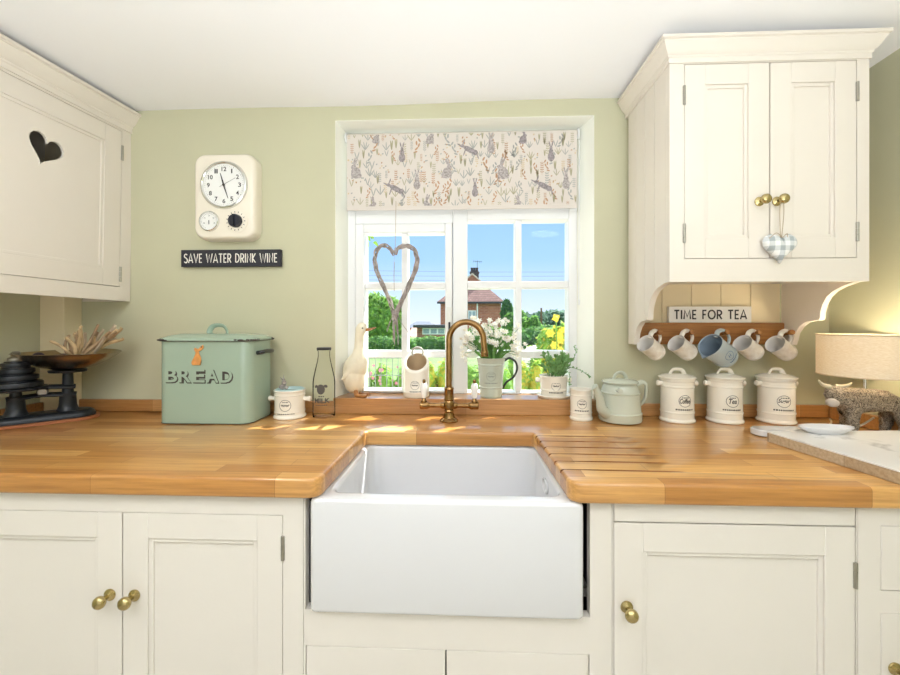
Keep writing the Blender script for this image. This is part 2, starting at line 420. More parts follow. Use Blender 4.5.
# ---------------------------------------------------------------- base cabinets
FYB = -.615
def shaker(name, parent, x0, x1, z0, z1, m, st=.058, y=FYB, t=.022):
    bm = new(); dp = .009
    bx(bm, x0, x0+st, y, y+t, z0, z1); bx(bm, x1-st, x1, y, y+t, z0, z1)
    bx(bm, x0+st, x1-st, y, y+t, z1-st, z1); bx(bm, x0+st, x1-st, y, y+t, z0, z0+st)
    bx(bm, x0+st-.001, x1-st+.001, y+dp, y+t-.003, z0+st-.001, z1-st+.001)
    s = .010; k = y+.004
    for q in ((x0+st, x0+st+s, z0+st, z1-st), (x1-st-s, x1-st, z0+st, z1-st), (x0+st+s, x1-st-s, z1-st-s, z1-st), (x0+st+s, x1-st-s, z0+st, z0+st+s)):
        bx(bm, q[0], q[1], k, y+dp+.002, q[2], q[3])
    return obj(name, bm, m, parent, bevel=.0012)
def knob(parent, x, z, y, m=BRASS, k=.82):
    bm = new(); M = Matrix.Translation((x, y, z)) @ Matrix.Rotation(R(90), 4, 'X')
    lathe(bm, [(0, 0), (.0155*k, 0), (.0165*k, .002), (.0155*k, .004), (.010*k, .006), (.0062*k, .010*k), (.006*k, .020*k), (.009*k, .024*k), (.0148*k, .028*k), (.0172*k, .0335*k), (.0165*k, .039*k), (.012*k, .044*k), (.006*k, .0462*k), (0, .0465*k)], 28, M)
    return obj('knob', bm, m, parent)
def hinge(parent, x, z, y, h=.055, ax='x'):
    bm = new()
    for k in range(3): lathe(bm, [(0, 0), (.0042, 0), (.0042, h/3-.001), (0, h/3-.001)], 12, Matrix.Translation((x, y-.0015, z-h/2+k*h/3)))
    return obj('hinge', bm, STEEL, parent)
def carcass(name, parent, x0, x1, z0, z1, m, holes, y=FYB, t=.022, back=-.03, dark=True):
    """a face frame with rectangular openings plus the box behind it"""
    bm = new()
    xs = sorted({x0, x1, *[h[0] for h in holes], *[h[1] for h in holes]}); zs = sorted({z0, z1, *[h[2] for h in holes], *[h[3] for h in holes]})
    for i in range(len(xs)-1):
        for j in range(len(zs)-1):
            cx, cz = (xs[i]+xs[i+1])/2, (zs[j]+zs[j+1])/2
            if any(h[0] < cx < h[1] and h[2] < cz < h[3] for h in holes): continue
            bx(bm, xs[i], xs[i+1], y, y+t, zs[j], zs[j+1])
    bmesh.ops.remove_doubles(bm, verts=bm.verts[:], dist=1e-5)
    seen = {}
    for f in bm.faces[:]: seen.setdefault(tuple(round(c, 5) for c in f.calc_center_median()), []).append(f)
    bmesh.ops.delete(bm, geom=[f for v in seen.values() if len(v) > 1 for f in v], context='FACES')
    s = .016
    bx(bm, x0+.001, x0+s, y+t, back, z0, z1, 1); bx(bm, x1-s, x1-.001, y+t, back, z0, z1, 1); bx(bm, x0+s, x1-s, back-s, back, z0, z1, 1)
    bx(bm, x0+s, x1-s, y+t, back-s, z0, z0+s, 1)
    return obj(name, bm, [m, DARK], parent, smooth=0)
G = .0016
# left pair
XL = [X(-40, FYB), X(122.3, FYB), X(283, FYB), X(303.5, FYB)]
ZT_, ZB_ = .8625, .12
dz1 = at(200, 513.5, FYB).z
xl0 = XL[1]-(XL[2]-XL[1])
t = thing('base_cabinet', 'cream base cabinet with a pair of brass-knobbed doors, left of the sink', 'cabinet', (XL[1], FYB, 0))
t_off = -Vector(t.location)
def under(o, t=None): o.location = -Vector((t or o.parent).location); return o
under(carcass('body', t, xl0-.05, XL[3]-.0006, .0, ZT_, LOWER, [(xl0, XL[2], .14, dz1)]))
for i, (a, b) in enumerate(((xl0, XL[1]), (XL[1], XL[2]))):
    d = under(shaker('door', t, a+G, b-G, .142, dz1-G, LOWER))
    kp = at(111 if i == 0 else 133, 595, FYB) if False else None
    kx = b-.028 if i == 0 else a+.030
    knob(d, kx, .629, FYB)
    hx = a if i == 0 else b
    for hz in (.745, .23): hinge(d, hx, hz, FYB)
# sink unit
XS0, XS1 = XL[3], X(612, FYB)
so0, so1, soz = X(304.5, FYB)+.002, X(590, FYB), at(450, 613.5, FYB).z
dt, db = at(450, 650, FYB).z, .14
t = thing('sink_cabinet', 'cream cabinet below and around the white butler sink', 'cabinet', ((XS0+XS1)/2, FYB, 0))
xm = X(445.8, FYB); xd0, xd1 = X(303.8, FYB)+.004, so1-.001
under(carcass('body', t, XS0+.0006, XS1-.0006, 0, ZT_, LOWER, [(so0, so1, soz, ZT_), (xd0, xm, db, dt), (xm, xd1, db, dt)]))
bm = new(); bx(bm, XS0+.02, XS1-.02, FYB+.10, FYB+.45, soz-.022, soz-.002); under(obj('sink_shelf', bm, LOWER, t))
for a, b in ((xd0, xm), (xm, xd1)):
    bm = new(); bx(bm, a+G, b-G, FYB, FYB+.022, db+G, dt-G); d = under(obj('door', bm, LOWER, t, bevel=.0015))
# right unit with one door below a plain rail
XR0, XR1 = XS1, X(857.5, FYB)
rz = at(735, 524.5, FYB).z
t = thing('base_cabinet', 'cream base cabinet with one wide brass-knobbed door, right of the sink', 'cabinet', ((XR0+XR1)/2, FYB, 0))
under(carcass('body', t, XR0+.0006, XR1-.0006, 0, ZT_, LOWER, [(XR0+.003, XR1-.003, .14, ZT_-.002)]))
bm = new(); bx(bm, XR0+.003+G, XR1-.003-G, FYB, FYB+.022, rz+G, ZT_-.003); under(obj('top_rail', bm, LOWER, t, bevel=.001))
d = under(shaker('door', t, XR0+.003+G, XR1-.003-G, .142, rz-G, LOWER, st=.062)); kp = at(624, 611, FYB)
knob(d, XR0+.031, .634, FYB)
for hz in (.715, .22): hinge(d, XR1-.0055, hz, FYB)
# far right drawer unit
XD0 = XR1; xr = RW-.004
t = thing('drawer_cabinet', 'cream drawer unit at the right end of the base cabinets', 'cabinet', ((XD0+xr)/2, FYB, 0))
da, dbb = X(880.5, FYB), xr-.05
zz = [(at(880, 591, FYB).z, at(880, 525.5, FYB).z), (at(880, 740, FYB).z, at(880, 613, FYB).z), (.14, at(880, 762, FYB).z)]
under(carcass('body', t, XD0+.0006, xr, 0, ZT_, LOWER, [(da, dbb, a, b) for a, b in zz]))
for i, (a, b) in enumerate(zz):
    bm = new(); bx(bm, da+G, dbb-G, FYB, FYB+.022, a+G, b-G); d = under(obj('drawer', bm, LOWER, t, bevel=.0015))
    if i: knob(d, da+.028 if i == 1 else da+.2, (a+b)/2 if i > 1 else at(888, 668, FYB).z, FYB)

# ---------------------------------------------------------------- worktop with drainer grooves
WY = -.638; TH_ = .0455
cx0, cx1, cyb = X(366.5, -.25), X(533.5, -.25), -.252
def rc(cx, cy, r, a0, a1, n=6): return arc(cx, cy, r, r, a0, a1, n)
cl = cx0-.006; cr_ = cx1+.012; r = .03
out = [(LW(-.001), -.001), (LW(WY), WY)] + rc(cl-r, WY+r, r, -90, 0) + rc(cx0+.012, cyb-.012, .012, 180, 90, 4)
out += rc(cx1-.012, cyb-.012, .012, 90, 0, 4) + rc(cr_+r, WY+r, r, 180, 270) + [(RW-.001, WY), (RW-.001, -.001)]
bm = new(); prism(bm, out, CT-TH_, CT, 'z')
wt = obj('worktop', bm, OAK, smooth=30)
md = wt.modifiers.new('bevel', 'BEVEL'); md.width = .008; md.segments = 4; md.limit_method = 'ANGLE'; md.angle_limit = R(60)
cut = []
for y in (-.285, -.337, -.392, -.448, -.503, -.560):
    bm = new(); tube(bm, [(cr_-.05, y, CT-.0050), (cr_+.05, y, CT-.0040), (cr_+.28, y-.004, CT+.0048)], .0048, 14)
    cut.append(obj('c', bm, mat('groove_shade_oak', '8d5628', .4)))  # darker oak on the cut faces paints the shade in the grooves
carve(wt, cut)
tag(wt, 'honey oak block worktop running around the sink, with drainer grooves on its right', 'worktop')

# ---------------------------------------------------------------- butler sink
sx0, sx1 = X(309, -.632), X(584.5, -.632); sy0, sy1, sz1 = -.632, -.205, CT-TH_-.0008; sz0 = soz+.003
t = thing('butler_sink', 'white ceramic butler sink set into the oak worktop', 'sink', ((sx0+sx1)/2, (sy0+sy1)/2, sz0))
bm = new(); loops = []
def lp(i, r, z): return [p for p in rrect(sx0+i, sx1-i, sy0+i, sy1-i, r, z, 6)]
loops = [lp(.006, .012, sz0), lp(.0015, .012, sz0+.004), lp(0, .012, sz0+.010), lp(0, .012, sz1-.010), lp(.002, .012, sz1-.004), lp(.007, .012, sz1-.0007), lp(.012, .012, sz1),
         lp(.030, .03, sz1), lp(.035, .03, sz1-.001), lp(.039, .03, sz1-.005), lp(.041, .03, sz1-.012), lp(.046, .035, sz0+.055), lp(.052, .04, sz0+.040), lp(.065, .05, sz0+.035)]
loft(bm, loops)
sk = under(obj('basin', bm, CERAM, t, smooth=50))
bm = new()
ox, oy, oz = sx1-.042, -.43, sz1-.045
M = Matrix.Translation((ox, oy, oz)) @ Matrix.Rotation(R(-90), 4, 'Y')
lathe(bm, [(.017, -.010), (.020, -.002), (.022, .003), (.020, .005), (.0165, .003), (.0155, -.008)], 24, M, sx=.85, sy=1.4)
ov_ = under(obj('overflow', bm, CERAM, t))
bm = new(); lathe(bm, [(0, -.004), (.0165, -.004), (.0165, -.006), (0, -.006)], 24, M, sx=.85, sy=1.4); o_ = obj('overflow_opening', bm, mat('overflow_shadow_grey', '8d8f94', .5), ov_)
bm = new(); lathe(bm, [(0, .036), (.03, .0365), (.04, .039), (.043, .0375), (.043, .034)], 28, Matrix.Translation(((sx0+sx1)/2, -.4, sz0))); under(obj('waste', bm, mat('chrome', 'd8d8d8', .12, 1), t))

# ---------------------------------------------------------------- upper cabinet on the left, slightly out of square
CB, CTOP = EYE+.079, EYE+.800
t = thing('wall_cabinet', 'cream wall cabinet with a cut-out heart in its door', 'cabinet', (X(131, 0), 0, CB))
t.rotation_euler = (R(-1.0), 0, R(-6.42))
hL = .655                                          # height of the front up to the crown
dr, dl = -.046, -.546
bm = new(); q = .02
bx(bm, -q, 0, dr, -.004, 0, hL); bx(bm, -q, 0, -.62, dl, 0, hL); bx(bm, -q, 0, dl, dr, 0, .052); bx(bm, -q, 0, dl, dr, hL-.012, hL)
bx(bm, -.27, -q, -.022, -.004, .0, hL); bx(bm, -.27, -q, -.62, -.60, .0, hL); bx(bm, -.28, -.262, -.61, -.02, .02, hL)
bx(bm, -.265, -q, -.60, -.022, .045, .06); bx(bm, -.265, -q, -.60, -.022, hL-.02, hL)
obj('body', bm, CREAM, t, smooth=30)
bm = new(); z0, z1 = .052+G, hL-.012-G; st = .062
a, b = dl+G, dr-G
for q_ in ((a, a+st, z0, z1), (b-st, b, z0, z1), (a+st, b-st, z1-st, z1), (a+st, b-st, z0, z0+st)): bx(bm, -.02, 0, q_[0], q_[1], q_[2], q_[3])
for q_ in ((a+st, a+st+.01, z0+st, z1-st), (b-st-.01, b-st, z0+st, z1-st), (a+st+.01, b-st-.01, z1-st-.01, z1-st), (a+st+.01, b-st-.01, z0+st, z0+st+.01)): bx(bm, -.012, -.003, q_[0], q_[1], q_[2], q_[3])
d = obj('door', bm, CREAM, t, bevel=.0012)
bm = new(); bx(bm, -.016, -.007, a+st-.001, b-st+.001, z0+st-.001, z1-st+.001); pn = obj('door_panel', bm, CREAM, d, smooth=0)
bm = new(); hc = heart2d(.098, .098); rot = R(0)
ca_, sa_ = cos(R(-14)), sin(R(-14)); prism(bm, [(-.292+x*ca_-z*sa_, .460+x*sa_+z*ca_) for x, z in hc], -.05, .03, 'x'); c = obj('c', bm, CREAM); 
carve(pn, [c]) if False else None
# the cutter has to sit in the panel's own frame
c.parent = pn; carve(pn, [c])
for hz in (.10, .56):
    bm = new()
    for k in range(3): lathe(bm, [(0, 0), (.0042, 0), (.0042, .018), (0, .018)], 12, Matrix.Translation((.0015, dr, hz-.028+k*.019)))
    obj('hinge', bm, STEEL, d)
def crown(bm, path, prof, z, inner=1):
    """sweep a moulding profile (out, up) round a path of 2D points with mitred corners"""
    P = [Vector(p) for p in path]; rows = []
    for i, p in enumerate(P):
        a = (p-P[i-1]).normalized() if i else None; b = (P[i+1]-p).normalized() if i < len(P)-1 else None
        na = Vector((a.y, -a.x)) if a else None; nb = Vector((b.y, -b.x)) if b else None
        if na and nb: nrm = (na+nb).normalized(); nrm = nrm/nrm.dot(na)
        else: nrm = na or nb
        rows.append([(p.x+nrm.x*o, p.y+nrm.y*o, z+u) for o, u in prof])
    loft(bm, rows, True, True)
PROF = [(-.015, -.004), (.004, -.004), (.004, .010), (.007, .013), (.007, .017), (.011, .020), (.017, .028), (.023, .040), (.027, .046), (.027, .050), (.033, .052), (.033, .060), (-.015, .060)]
bm = new()
P2 = [(o*1.25, u*1.15) for o, u in PROF]
crown(bm, [(0, -.62), (0, -.004)], P2, hL)
obj('crown_moulding', bm, CREAM, t, smooth=25)

# ---------------------------------------------------------------- upper cabinet on the right with shelf brackets and boarded back
cy = -.318; rx0, rx1 = X(669.5, cy), X(869.3, cy); rz0, rz1 = EYE+.116, EYE+.753
t = thing('wall_cabinet', 'cream double-door wall cabinet with scalloped brackets, right of the window', 'cabinet', ((rx0+rx1)/2, cy, rz0))
da0, dm, da1 = X(684, cy), X(770, cy), X(857, cy); dz0, dz1 = at(770, 258.5, cy).z, at(770, 62, cy).z
bm = new()
for q_ in ((rx0, da0, rz0, rz1), (da1, rx1, rz0, rz1), (da0, da1, rz0, dz0), (da0, da1, dz1, rz1)): bx(bm, q_[0], q_[1], cy, cy+.022, q_[2], q_[3])
bx(bm, rx0+.018, rx1-.018, cy+.022, -.02, rz0+.02, rz0+.036); bx(bm, rx0+.018, rx1-.018, cy+.022, -.02, rz1-.02, rz1)
under(obj('body', bm, CREAM, t, smooth=30))
br = [(-.024, -.079), (-.070, -.079), (-.078, -.060), (-.083, -.040), (-.100, -.017), (-.122, -.002), (-.140, .002), (-.176, .006), (-.180, .013), (-.181, .030), (-.188, .053), (-.203, .078), (-.225, .095), (-.252, .106), (-.285, .114), (-.2955, .116)]
for xa, xb in ((rx0, rx0+.018), (rx1-.018, rx1)):
    bm = new()
    outer = xa == rx0
    prism(bm, [(y, EYE+z) for y, z in br]+[(-.2955, rz1), (-.024, rz1)], xa+(.005 if outer else 0), xb, 'x')
    if outer:                                      # tongue-and-groove boarding on the visible side
        def zb(y):
            for (ya, za), (yb, zc) in zip(br, br[1:]):
                if yb <= y <= ya: return za+(zc-za)*(ya-y)/max(1e-6, ya-yb)
            return br[-1][1]
        ys = [-.024, -.088, -.157, -.226, -.2955]
        for ya, yb in zip(ys, ys[1:]):
            a_, b_ = (ya-.0012 if ya != ys[0] else ya), (yb+.0012 if yb != ys[-1] else yb)
            yy = sorted({a_, b_, *[y for y, _ in br if b_ < y < a_]}, reverse=True)
            prism(bm, [(y, EYE+zb(y)) for y in yy]+[(b_, rz1), (a_, rz1)], xa, xa+.006, 'x')
    under(obj('side_panel', bm, CREAM, t, smooth=30, bevel=.0008))
bm = new(); nb = 5; xs = [rx0+.018+(rx1-rx0-.036)*i/nb for i in range(nb+1)]
for a, b in zip(xs, xs[1:]): bx(bm, a+.0008, b-.0008, -.020, -.004, EYE-.079, rz1)
bx(bm, rx0+.018, rx1-.018, -.006, -.002, EYE-.079, rz1)
under(obj('back_boards', bm, CREAMB, t, bevel=.0015))
for i, (a, b) in enumerate(((da0, dm), (dm, da1))):
    d = under(shaker('door', t, a+G, b-G, dz0+G, dz1-G, CREAM, st=.058, y=cy))
    kz = EYE+.345; kx = b-.031 if i == 0 else a+.018
    knob(d, kx, kz, cy, k=.82)
    for hz in (dz0+.075, dz1-.09): hinge(d, a if i == 0 else b, hz, cy)
    if i: KNOB = Vector((kx, cy, kz))
bm = new(); crown(bm, [(rx0, -.004), (rx0, cy), (rx1, cy), (rx1, -.004)], PROF, rz1-.002)
under(obj('crown_moulding', bm, CREAM, t, smooth=25))
# ---------------------------------------------------------------- more materials
POT = mat('cream_stoneware', 'f6f0e2', .22, coat=.35, var=.015, vscale=12)
POTSAGE = mat('sage_grey_stoneware', 'c3ccbe', .2, coat=.4, var=.02, vscale=10)
INK = mat('dark_print', '3a3634', .6)
INKB = mat('blue_print', '43608a', .6)
SAGEEN = mat('sage_enamel', 'a2b8a6', .16, coat=.6, var=.02, vscale=5)
CHIP = mat('chipped_iron_rim', '4b4642', .7, var=.5, vscale=30)
IRON = mat('black_cast_iron', '22262c', .38, .3, bump=.1, bscale=50)
PEW = mat('worn_copper_pan', 'b5a791', .25, 1, var=.2, vscale=9)
CLEAR = bpy.data.materials.new('bottle_glass'); CLEAR.use_nodes = True; n_, l_ = CLEAR.node_tree.nodes, CLEAR.node_tree.links
n_.remove(n_['Principled BSDF'])
tr = n_.new('ShaderNodeBsdfTransparent'); tr.inputs[0].default_value = (.975, .985, .98, 1); gl = n_.new('ShaderNodeBsdfGlossy'); gl.inputs['Roughness'].default_value = .03
lw = n_.new('ShaderNodeLayerWeight'); lw.inputs[0].default_value = .09; mx = n_.new('ShaderNodeMixShader')
l_.new(lw.outputs['Fresnel'], mx.inputs[0]); l_.new(tr.outputs[0], mx.inputs[1]); l_.new(gl.outputs[0], mx.inputs[2]); l_.new(mx.outputs[0], n_['Material Output'].inputs[0])
GROUND = lambda px, py: at(px, py, 0)
def print_on(name, parent, marks, R0, a0, z0, m=INK, eps=.0006, taper=None, cx=0, cy=0):
    """lay flat marks round an upright pot of radius R0, turned a0 from facing the room"""
    bm = new()
    def fn(x, y):
        rr = (taper(z0+y) if taper else R0)+eps; a = x/R0+a0
        return Vector((cx+rr*sin(a), cy-rr*cos(a), z0+y))
    paint(bm, marks, fn)
    return obj(name, bm, m, parent, smooth=0, recalc=False)
def bars(wd, y, h, n, seed=1):
    rnd = random.Random(seed); out = []; x = -wd/2
    while x < wd/2:
        l = wd/n*rnd.uniform(.5, .9); out.append(([(x, y-h/2), (x+l, y-h/2), (x+l, y+h/2), (x, y+h/2)], [(0, 1, 2, 3)])); x += l+wd/n*.3
    return out
def badge(word, r, seed=1, under_w=None):
    """ring stamp: a script word or squiggle inside a ring, with a line of small capitals below"""
    out = [ring2d(0, 0, r, r*.07)]
    if word: out.append(text2d(word, r*(1.75 if len(word) > 3 else 1.25), r*.85, shear=.25, bold=.02))
    else: out.append(stroke2d([(r*.72*(-1+2*k/24), r*.16*sin(k*1.7)+r*.05*sin(k*.6)) for k in range(25)], r*.1))
    out += bars(r*1.0, r*.58, r*.15, 4, seed)
    out += [shift2d(m, 0, -r*1.5) for m in bars(under_w or r*2.2, 0, r*.24, 9, seed+5)]
    return out

# ---------------------------------------------------------------- roller blind with hares
BY = .052
bx0, bx1 = X(347, BY), X(577, BY); bt, bb = at(460, 133, BY).z, at(460, 208.5, BY).z
t = thing('roller_blind', 'roller blind printed with grey hares and meadow plants, half down over the window', 'blind', ((bx0+bx1)/2, BY, bt))
FAB = mat('blind_fabric', 'dbd3ca', .85, spec=.1, bump=.1, bscale=300)
PR = [mat('print_hare_grey', 'b1a9a6', .9, spec=.1, var=.3, vscale=160), mat('print_hare_dark', '9d9596', .9, spec=.1, var=.28, vscale=170), mat('print_leaf_olive', 'b5af92', .9, spec=.1), mat('print_leaf_grey', 'a9aba6', .9, spec=.1),
      mat('print_leaf_rust', 'c19c7e', .9, spec=.1), mat('print_straw', 'd3bf9a', .9, spec=.1)]
bm = new(); bx(bm, bx0, bx1, BY-.0006, BY+.0006, bb, bt)
rnd = random.Random(4)
W_, H_ = bx1-bx0, bt-bb
def put(marks, cx, cz, mi, k=1, flip=1, rot=0, lift=.0009):
    c, s = cos(R(rot)), sin(R(rot))
    for j_, m_ in enumerate(marks): paint(bm, [m_], lambda x, y: Vector((min(bx1-.001, max(bx0+.001, cx+k*flip*(x*c-y*s))), BY-lift-j_*.00012, min(bt-.001, max(bb+.001, cz+k*(x*s+y*c))))), mi+1)
def ell(cx, cy, rx, ry, a=0, n=14):
    c, s = cos(R(a)), sin(R(a))
    return [(cx+rx*cos(2*pi*k/n)*c-ry*sin(2*pi*k/n)*s, cy+rx*cos(2*pi*k/n)*s+ry*sin(2*pi*k/n)*c) for k in range(n)], [tuple(range(n))]
def hare_sit(cx, cz, k, f, mi):      # seen from the side, sitting
    put([ell(0, -.004, .020, .024, 10), ell(.014, -.016, .010, .010)], cx, cz, mi, k, f, 0, .0009)
    put([ell(-.010, .020, .011, .009, 20), ell(-.006, .042, .004, .017, -12), ell(.001, .040, .0035, .016, -24), ell(-.016, -.014, .004, .016)], cx, cz, mi, k, f, 0, .0011)
def hare_back(cx, cz, k, f, mi):     # seen from behind, ears up
    put([ell(0, -.012, .014, .019), ell(0, .010, .009, .015)], cx, cz, mi, k, f, 0, .0009)
    put([ell(0, .026, .006, .007), ell(-.0055, .042, .0027, .012, 14), ell(.0055, .042, .0027, .012, -14)], cx, cz, mi, k, f, 0, .0011)
def hare_leap(cx, cz, k, f, mi):     # bounding downhill
    put([ell(0, 0, .034, .012, -28), ell(.022, -.012, .013, .012)], cx, cz, mi, k, f, 0, .0009)
    put([ell(-.034, .018, .010, .007, -10), ell(-.028, .034, .003, .014, -20), ell(-.046, .022, .003, .013, 60), ell(-.024, -.010, .003, .018, -20), ell(.034, -.028, .003, .014, 20)], cx, cz, mi, k, f, 0, .0011)
def sprig(cx, cz, k, n, mi, fat=.0022, spread=34):
    for i in range(n):
        a = 90+spread*(i-(n-1)/2)/max(1, (n-1)/2); L = .030*(1-.25*abs(i-(n-1)/2)/max(1, n/2))
        put([ell(L/2*cos(R(a)), L/2*sin(R(a)), L/2, fat, a)], cx, cz, mi, k, 1, 0, .0007)
def spike(cx, cz, k, n, mi):
    put([stroke2d([(0, -.03), (0, .03)], .0008)], cx, cz, mi, k, 1, 0, .0007)
    for i in range(n):
        for s in (-1, 1): put([ell(s*.004, -.016+i*.046/n, .0042, .0019, s*35)], cx, cz, mi, k, 1, 0, .0007)
def fern(cx, cz, k, mi, f):
    pts = [(.0, -.02), (.004, -.008), (.012, .004), (.004, .012), (.014, .022)]
    for i, p in enumerate(pts): put([ell(p[0], p[1], .008, .0032, 20+i*25)], cx, cz, mi, k, f, 0, .0007)
U = lambda px, py: at(px, py, BY)
for fn, px, py, k, f, mi in ((hare_sit, 356, 172, 1.05, 1, 0), (hare_back, 402, 155, 1, 1, 1), (hare_leap, 396, 189, .95, 1, 1), (hare_back, 417, 182, 1.05, 1, 0), (hare_sit, 447, 172, 1, -1, 0),
                             (hare_leap, 470, 150, .95, 1, 1), (hare_back, 491, 145, 1.15, 1, 0), (hare_sit, 503, 172, 1.1, 1, 0), (hare_back, 475, 190, .95, 1, 1), (hare_back, 551, 154, 1, 1, 1), (hare_leap, 544, 186, .95, 1, 1),
                             (hare_back, 566, 181, 1.1, 1, 0), (hare_sit, 372, 208, .9, -1, 0), (hare_sit, 428, 207, .95, 1, 0), (hare_sit, 517, 207, .9, -1, 0), (hare_sit, 430, 139, .8, -1, 0), (hare_sit, 376, 139, .7, -1, 0), (hare_sit, 523, 139, .75, -1, 1)):
    p = U(px, py); fn(p.x, p.z, k*.92, f, mi)
for j in range(8):
    for i in range(36):
        px = 350+i*6.3+(3.5 if j % 2 else 0)+rnd.uniform(-2, 2); py = 138+j*9.6+rnd.uniform(-3, 3)
        p = U(px, py); c = rnd.random()
        if c < .30: sprig(p.x, p.z, rnd.uniform(.8, 1.3), rnd.choice((2, 3, 4)), rnd.choice((2, 3, 3)), .0015)
        elif c < .52: spike(p.x, p.z, rnd.uniform(.6, 1), 5, rnd.choice((5, 4, 3, 2)))
        elif c < .66: fern(p.x, p.z, rnd.uniform(.7, 1.1), rnd.choice((4, 4, 3)), rnd.choice((-1, 1)))
        elif c < .82: sprig(p.x, p.z, rnd.uniform(1, 1.5), 2, 2, .0019, 12)
        else:
            for _ in range(4): put([ell(rnd.uniform(-.014, .014), rnd.uniform(-.014, .014), .0036, .0024, rnd.uniform(0, 90))], p.x, p.z, rnd.choice((5, 4, 3)), 1, 1, 0, .0007)
under(obj('fabric', bm, [FAB]+PR, t, smooth=0, recalc=False))
bm = new(); M = Matrix.Translation((0, BY+.013, bt-.004)) @ Matrix.Rotation(R(90), 4, 'Y')
lathe(bm, [(0, bx0-.002), (.013, bx0-.002), (.013, bx1+.002), (0, bx1+.002)], 20, M); under(obj('roller_tube', bm, FAB, t))
for x, s in ((bx0-.006, 1), (bx1+.006, 1)):
    bm = new(); lathe(bm, [(0, -.003), (.018, -.003), (.019, 0), (.018, .003), (0, .003)], 24, Matrix.Translation((x, BY+.013, bt-.006)) @ Matrix.Rotation(R(90), 4, 'Y'))
    bx(bm, x-.002, x+.002, BY+.005, BY+.03, bt-.006, bt+.013)
    under(obj('bracket', bm, WHITEP, t, bevel=.0008))
bm = new(); bx(bm, bx0, bx1, BY-.002, BY+.002, bb-.004, bb+.012); under(obj('bottom_bar', bm, FAB, t, bevel=.001))
cz0 = at(577, 300, BY).z
bm = new()
for dx, dy in ((0, -.004), (.004, .012)): tube(bm, [(bx1+.008+dx, BY+dy, bt-.01), (bx1+.007+dx, BY+dy*.9, (bt+cz0)/2), (bx1+.006+dx*.6, BY+dy*.5, cz0)], .0014, 6)
lathe(bm, [(0, -.02), (.003, -.018), (.0035, 0), (0, .003)], 10, Matrix.Translation((bx1+.008, BY, cz0)))
under(obj('pull_cord', bm, WHITEP, t))

# ---------------------------------------------------------------- wicker heart in the window
HY = .030
c = at(395.5, 275, HY)
t = thing('hanging_heart', 'grey twig heart hanging on a string in front of the left window', 'heart ornament', tuple(c))
TW = mat('weathered_twig', 'bbb0ab', .85, var=.3, vscale=50, bump=.4, bscale=120, h2='91867f'); STR = mat('jute_string', 'b9a68c', .9)
pe = lambda px, py: Vector((at(px, py, HY).x-c.x, 0, at(px, py, HY).z-c.z))
half = [(394.5, 255), (389, 247.5), (383, 245.5), (377, 250), (374.8, 260), (377, 272), (383, 285), (389, 299), (393, 312), (395, 320)]
halfR = [(395, 254), (400, 247.5), (406, 245.5), (413, 249), (417, 258), (415.5, 270), (409, 285), (402, 300), (397, 312), (395.5, 320)]
bm = new(); rnd = random.Random(2)
for hf in (half, halfR):
    base = spline([pe(*p) for p in hf], 5)
    for k in range(9):
        ph = rnd.uniform(0, 6.3); tw = rnd.uniform(.35, .6); rr = rnd.uniform(.004, .0085)
        pts = []
        for i, p in enumerate(base):
            a = ph+tw*i; tgt = (base[min(i+1, len(base)-1)]-base[max(i-1, 0)]).normalized(); nn = Vector((-tgt.z, 0, tgt.x))
            pts.append(p+nn*rr*cos(a)+Vector((0, 1, 0))*rr*sin(a))
        tube(bm, pts, rnd.uniform(.0018, .0028), 6)
obj('twig_heart', bm, TW, t)
bm = new()
for k in range(9):
    a = pe(395+rnd.uniform(-2, 2), 311); b = pe(395+rnd.uniform(-9, 8), 335+rnd.uniform(-8, 12))
    b.y += rnd.uniform(-.01, .01); m_ = (a+b)/2+Vector((rnd.uniform(-.006, .006), 0, 0))
    tube(bm, spline([a, m_, b], 4), [.0022]*8+[.0008], 6)
tube(bm, spline([pe(397, 312), pe(401, 322), pe(408, 332), pe(411, 337)], 4), .0012, 6)
for k in range(3): tube(bm, [Vector((.014*cos(2*pi*i/16)*.9, .014*sin(2*pi*i/16)*.8, pe(395, 311+k*2.2).z+.001*sin(i))) for i in range(16)], .0016, 6, closed=True)
obj('twig_tail', bm, TW, t)
bm = new(); top = at(396, 209, HY); tp = top-c; tp.z += .03
tube(bm, [pe(395.3, 250), pe(395.3, 244), tp], .0009, 6)
tube(bm, [pe(395.3, 249)+Vector((.004*cos(a), 0, .005*sin(a))) for a in [2*pi*i/14 for i in range(14)]], .0009, 6, closed=True)
obj('string', bm, STR, t)
bm = new(); tube(bm, [pe(394.3, 262), pe(394.0, 276), pe(394.2, 291)], .0014, 6); tube(bm, [pe(395, 253), pe(394.3, 262)], .0005, 4); obj('inner_dropper', bm, TW, t)

# ---------------------------------------------------------------- clock and signs on the window wall
p0, p1 = at(193.2, 153.2, -.054), at(254.6, 239, -.054)
cw, chh = p1.x-p0.x, p0.z-p1.z; cxx, czz = (p0.x+p1.x)/2, (p0.z+p1.z)/2
cm = Vector((cxx, 0, czz))
t = thing('wall_clock', 'cream retro wall clock with thermometer and kitchen timer dial', 'clock', (cxx, 0, czz))
CL = mat('cream_clock_case', 'f1e9d8', .3, coat=.3)
bm = new()
def rr_y(w_, h_, r, y): return [Vector((p.x, y, p.y)) for p in rrect(-w_/2, w_/2, -h_/2, h_/2, r, 0, 7)]
loft(bm, [rr_y(cw*1.0, chh*1.0, .042, -.0015), rr_y(cw*1.0, chh, .042, -.030), rr_y(cw*.99, chh*.99, .041, -.040), rr_y(cw*.96, chh*.965, .038, -.049), rr_y(cw*.92, chh*.94, .034, -.053), rr_y(cw*.88, chh*.92, .030, -.054)])
obj('case', bm, CL, t, smooth=50)
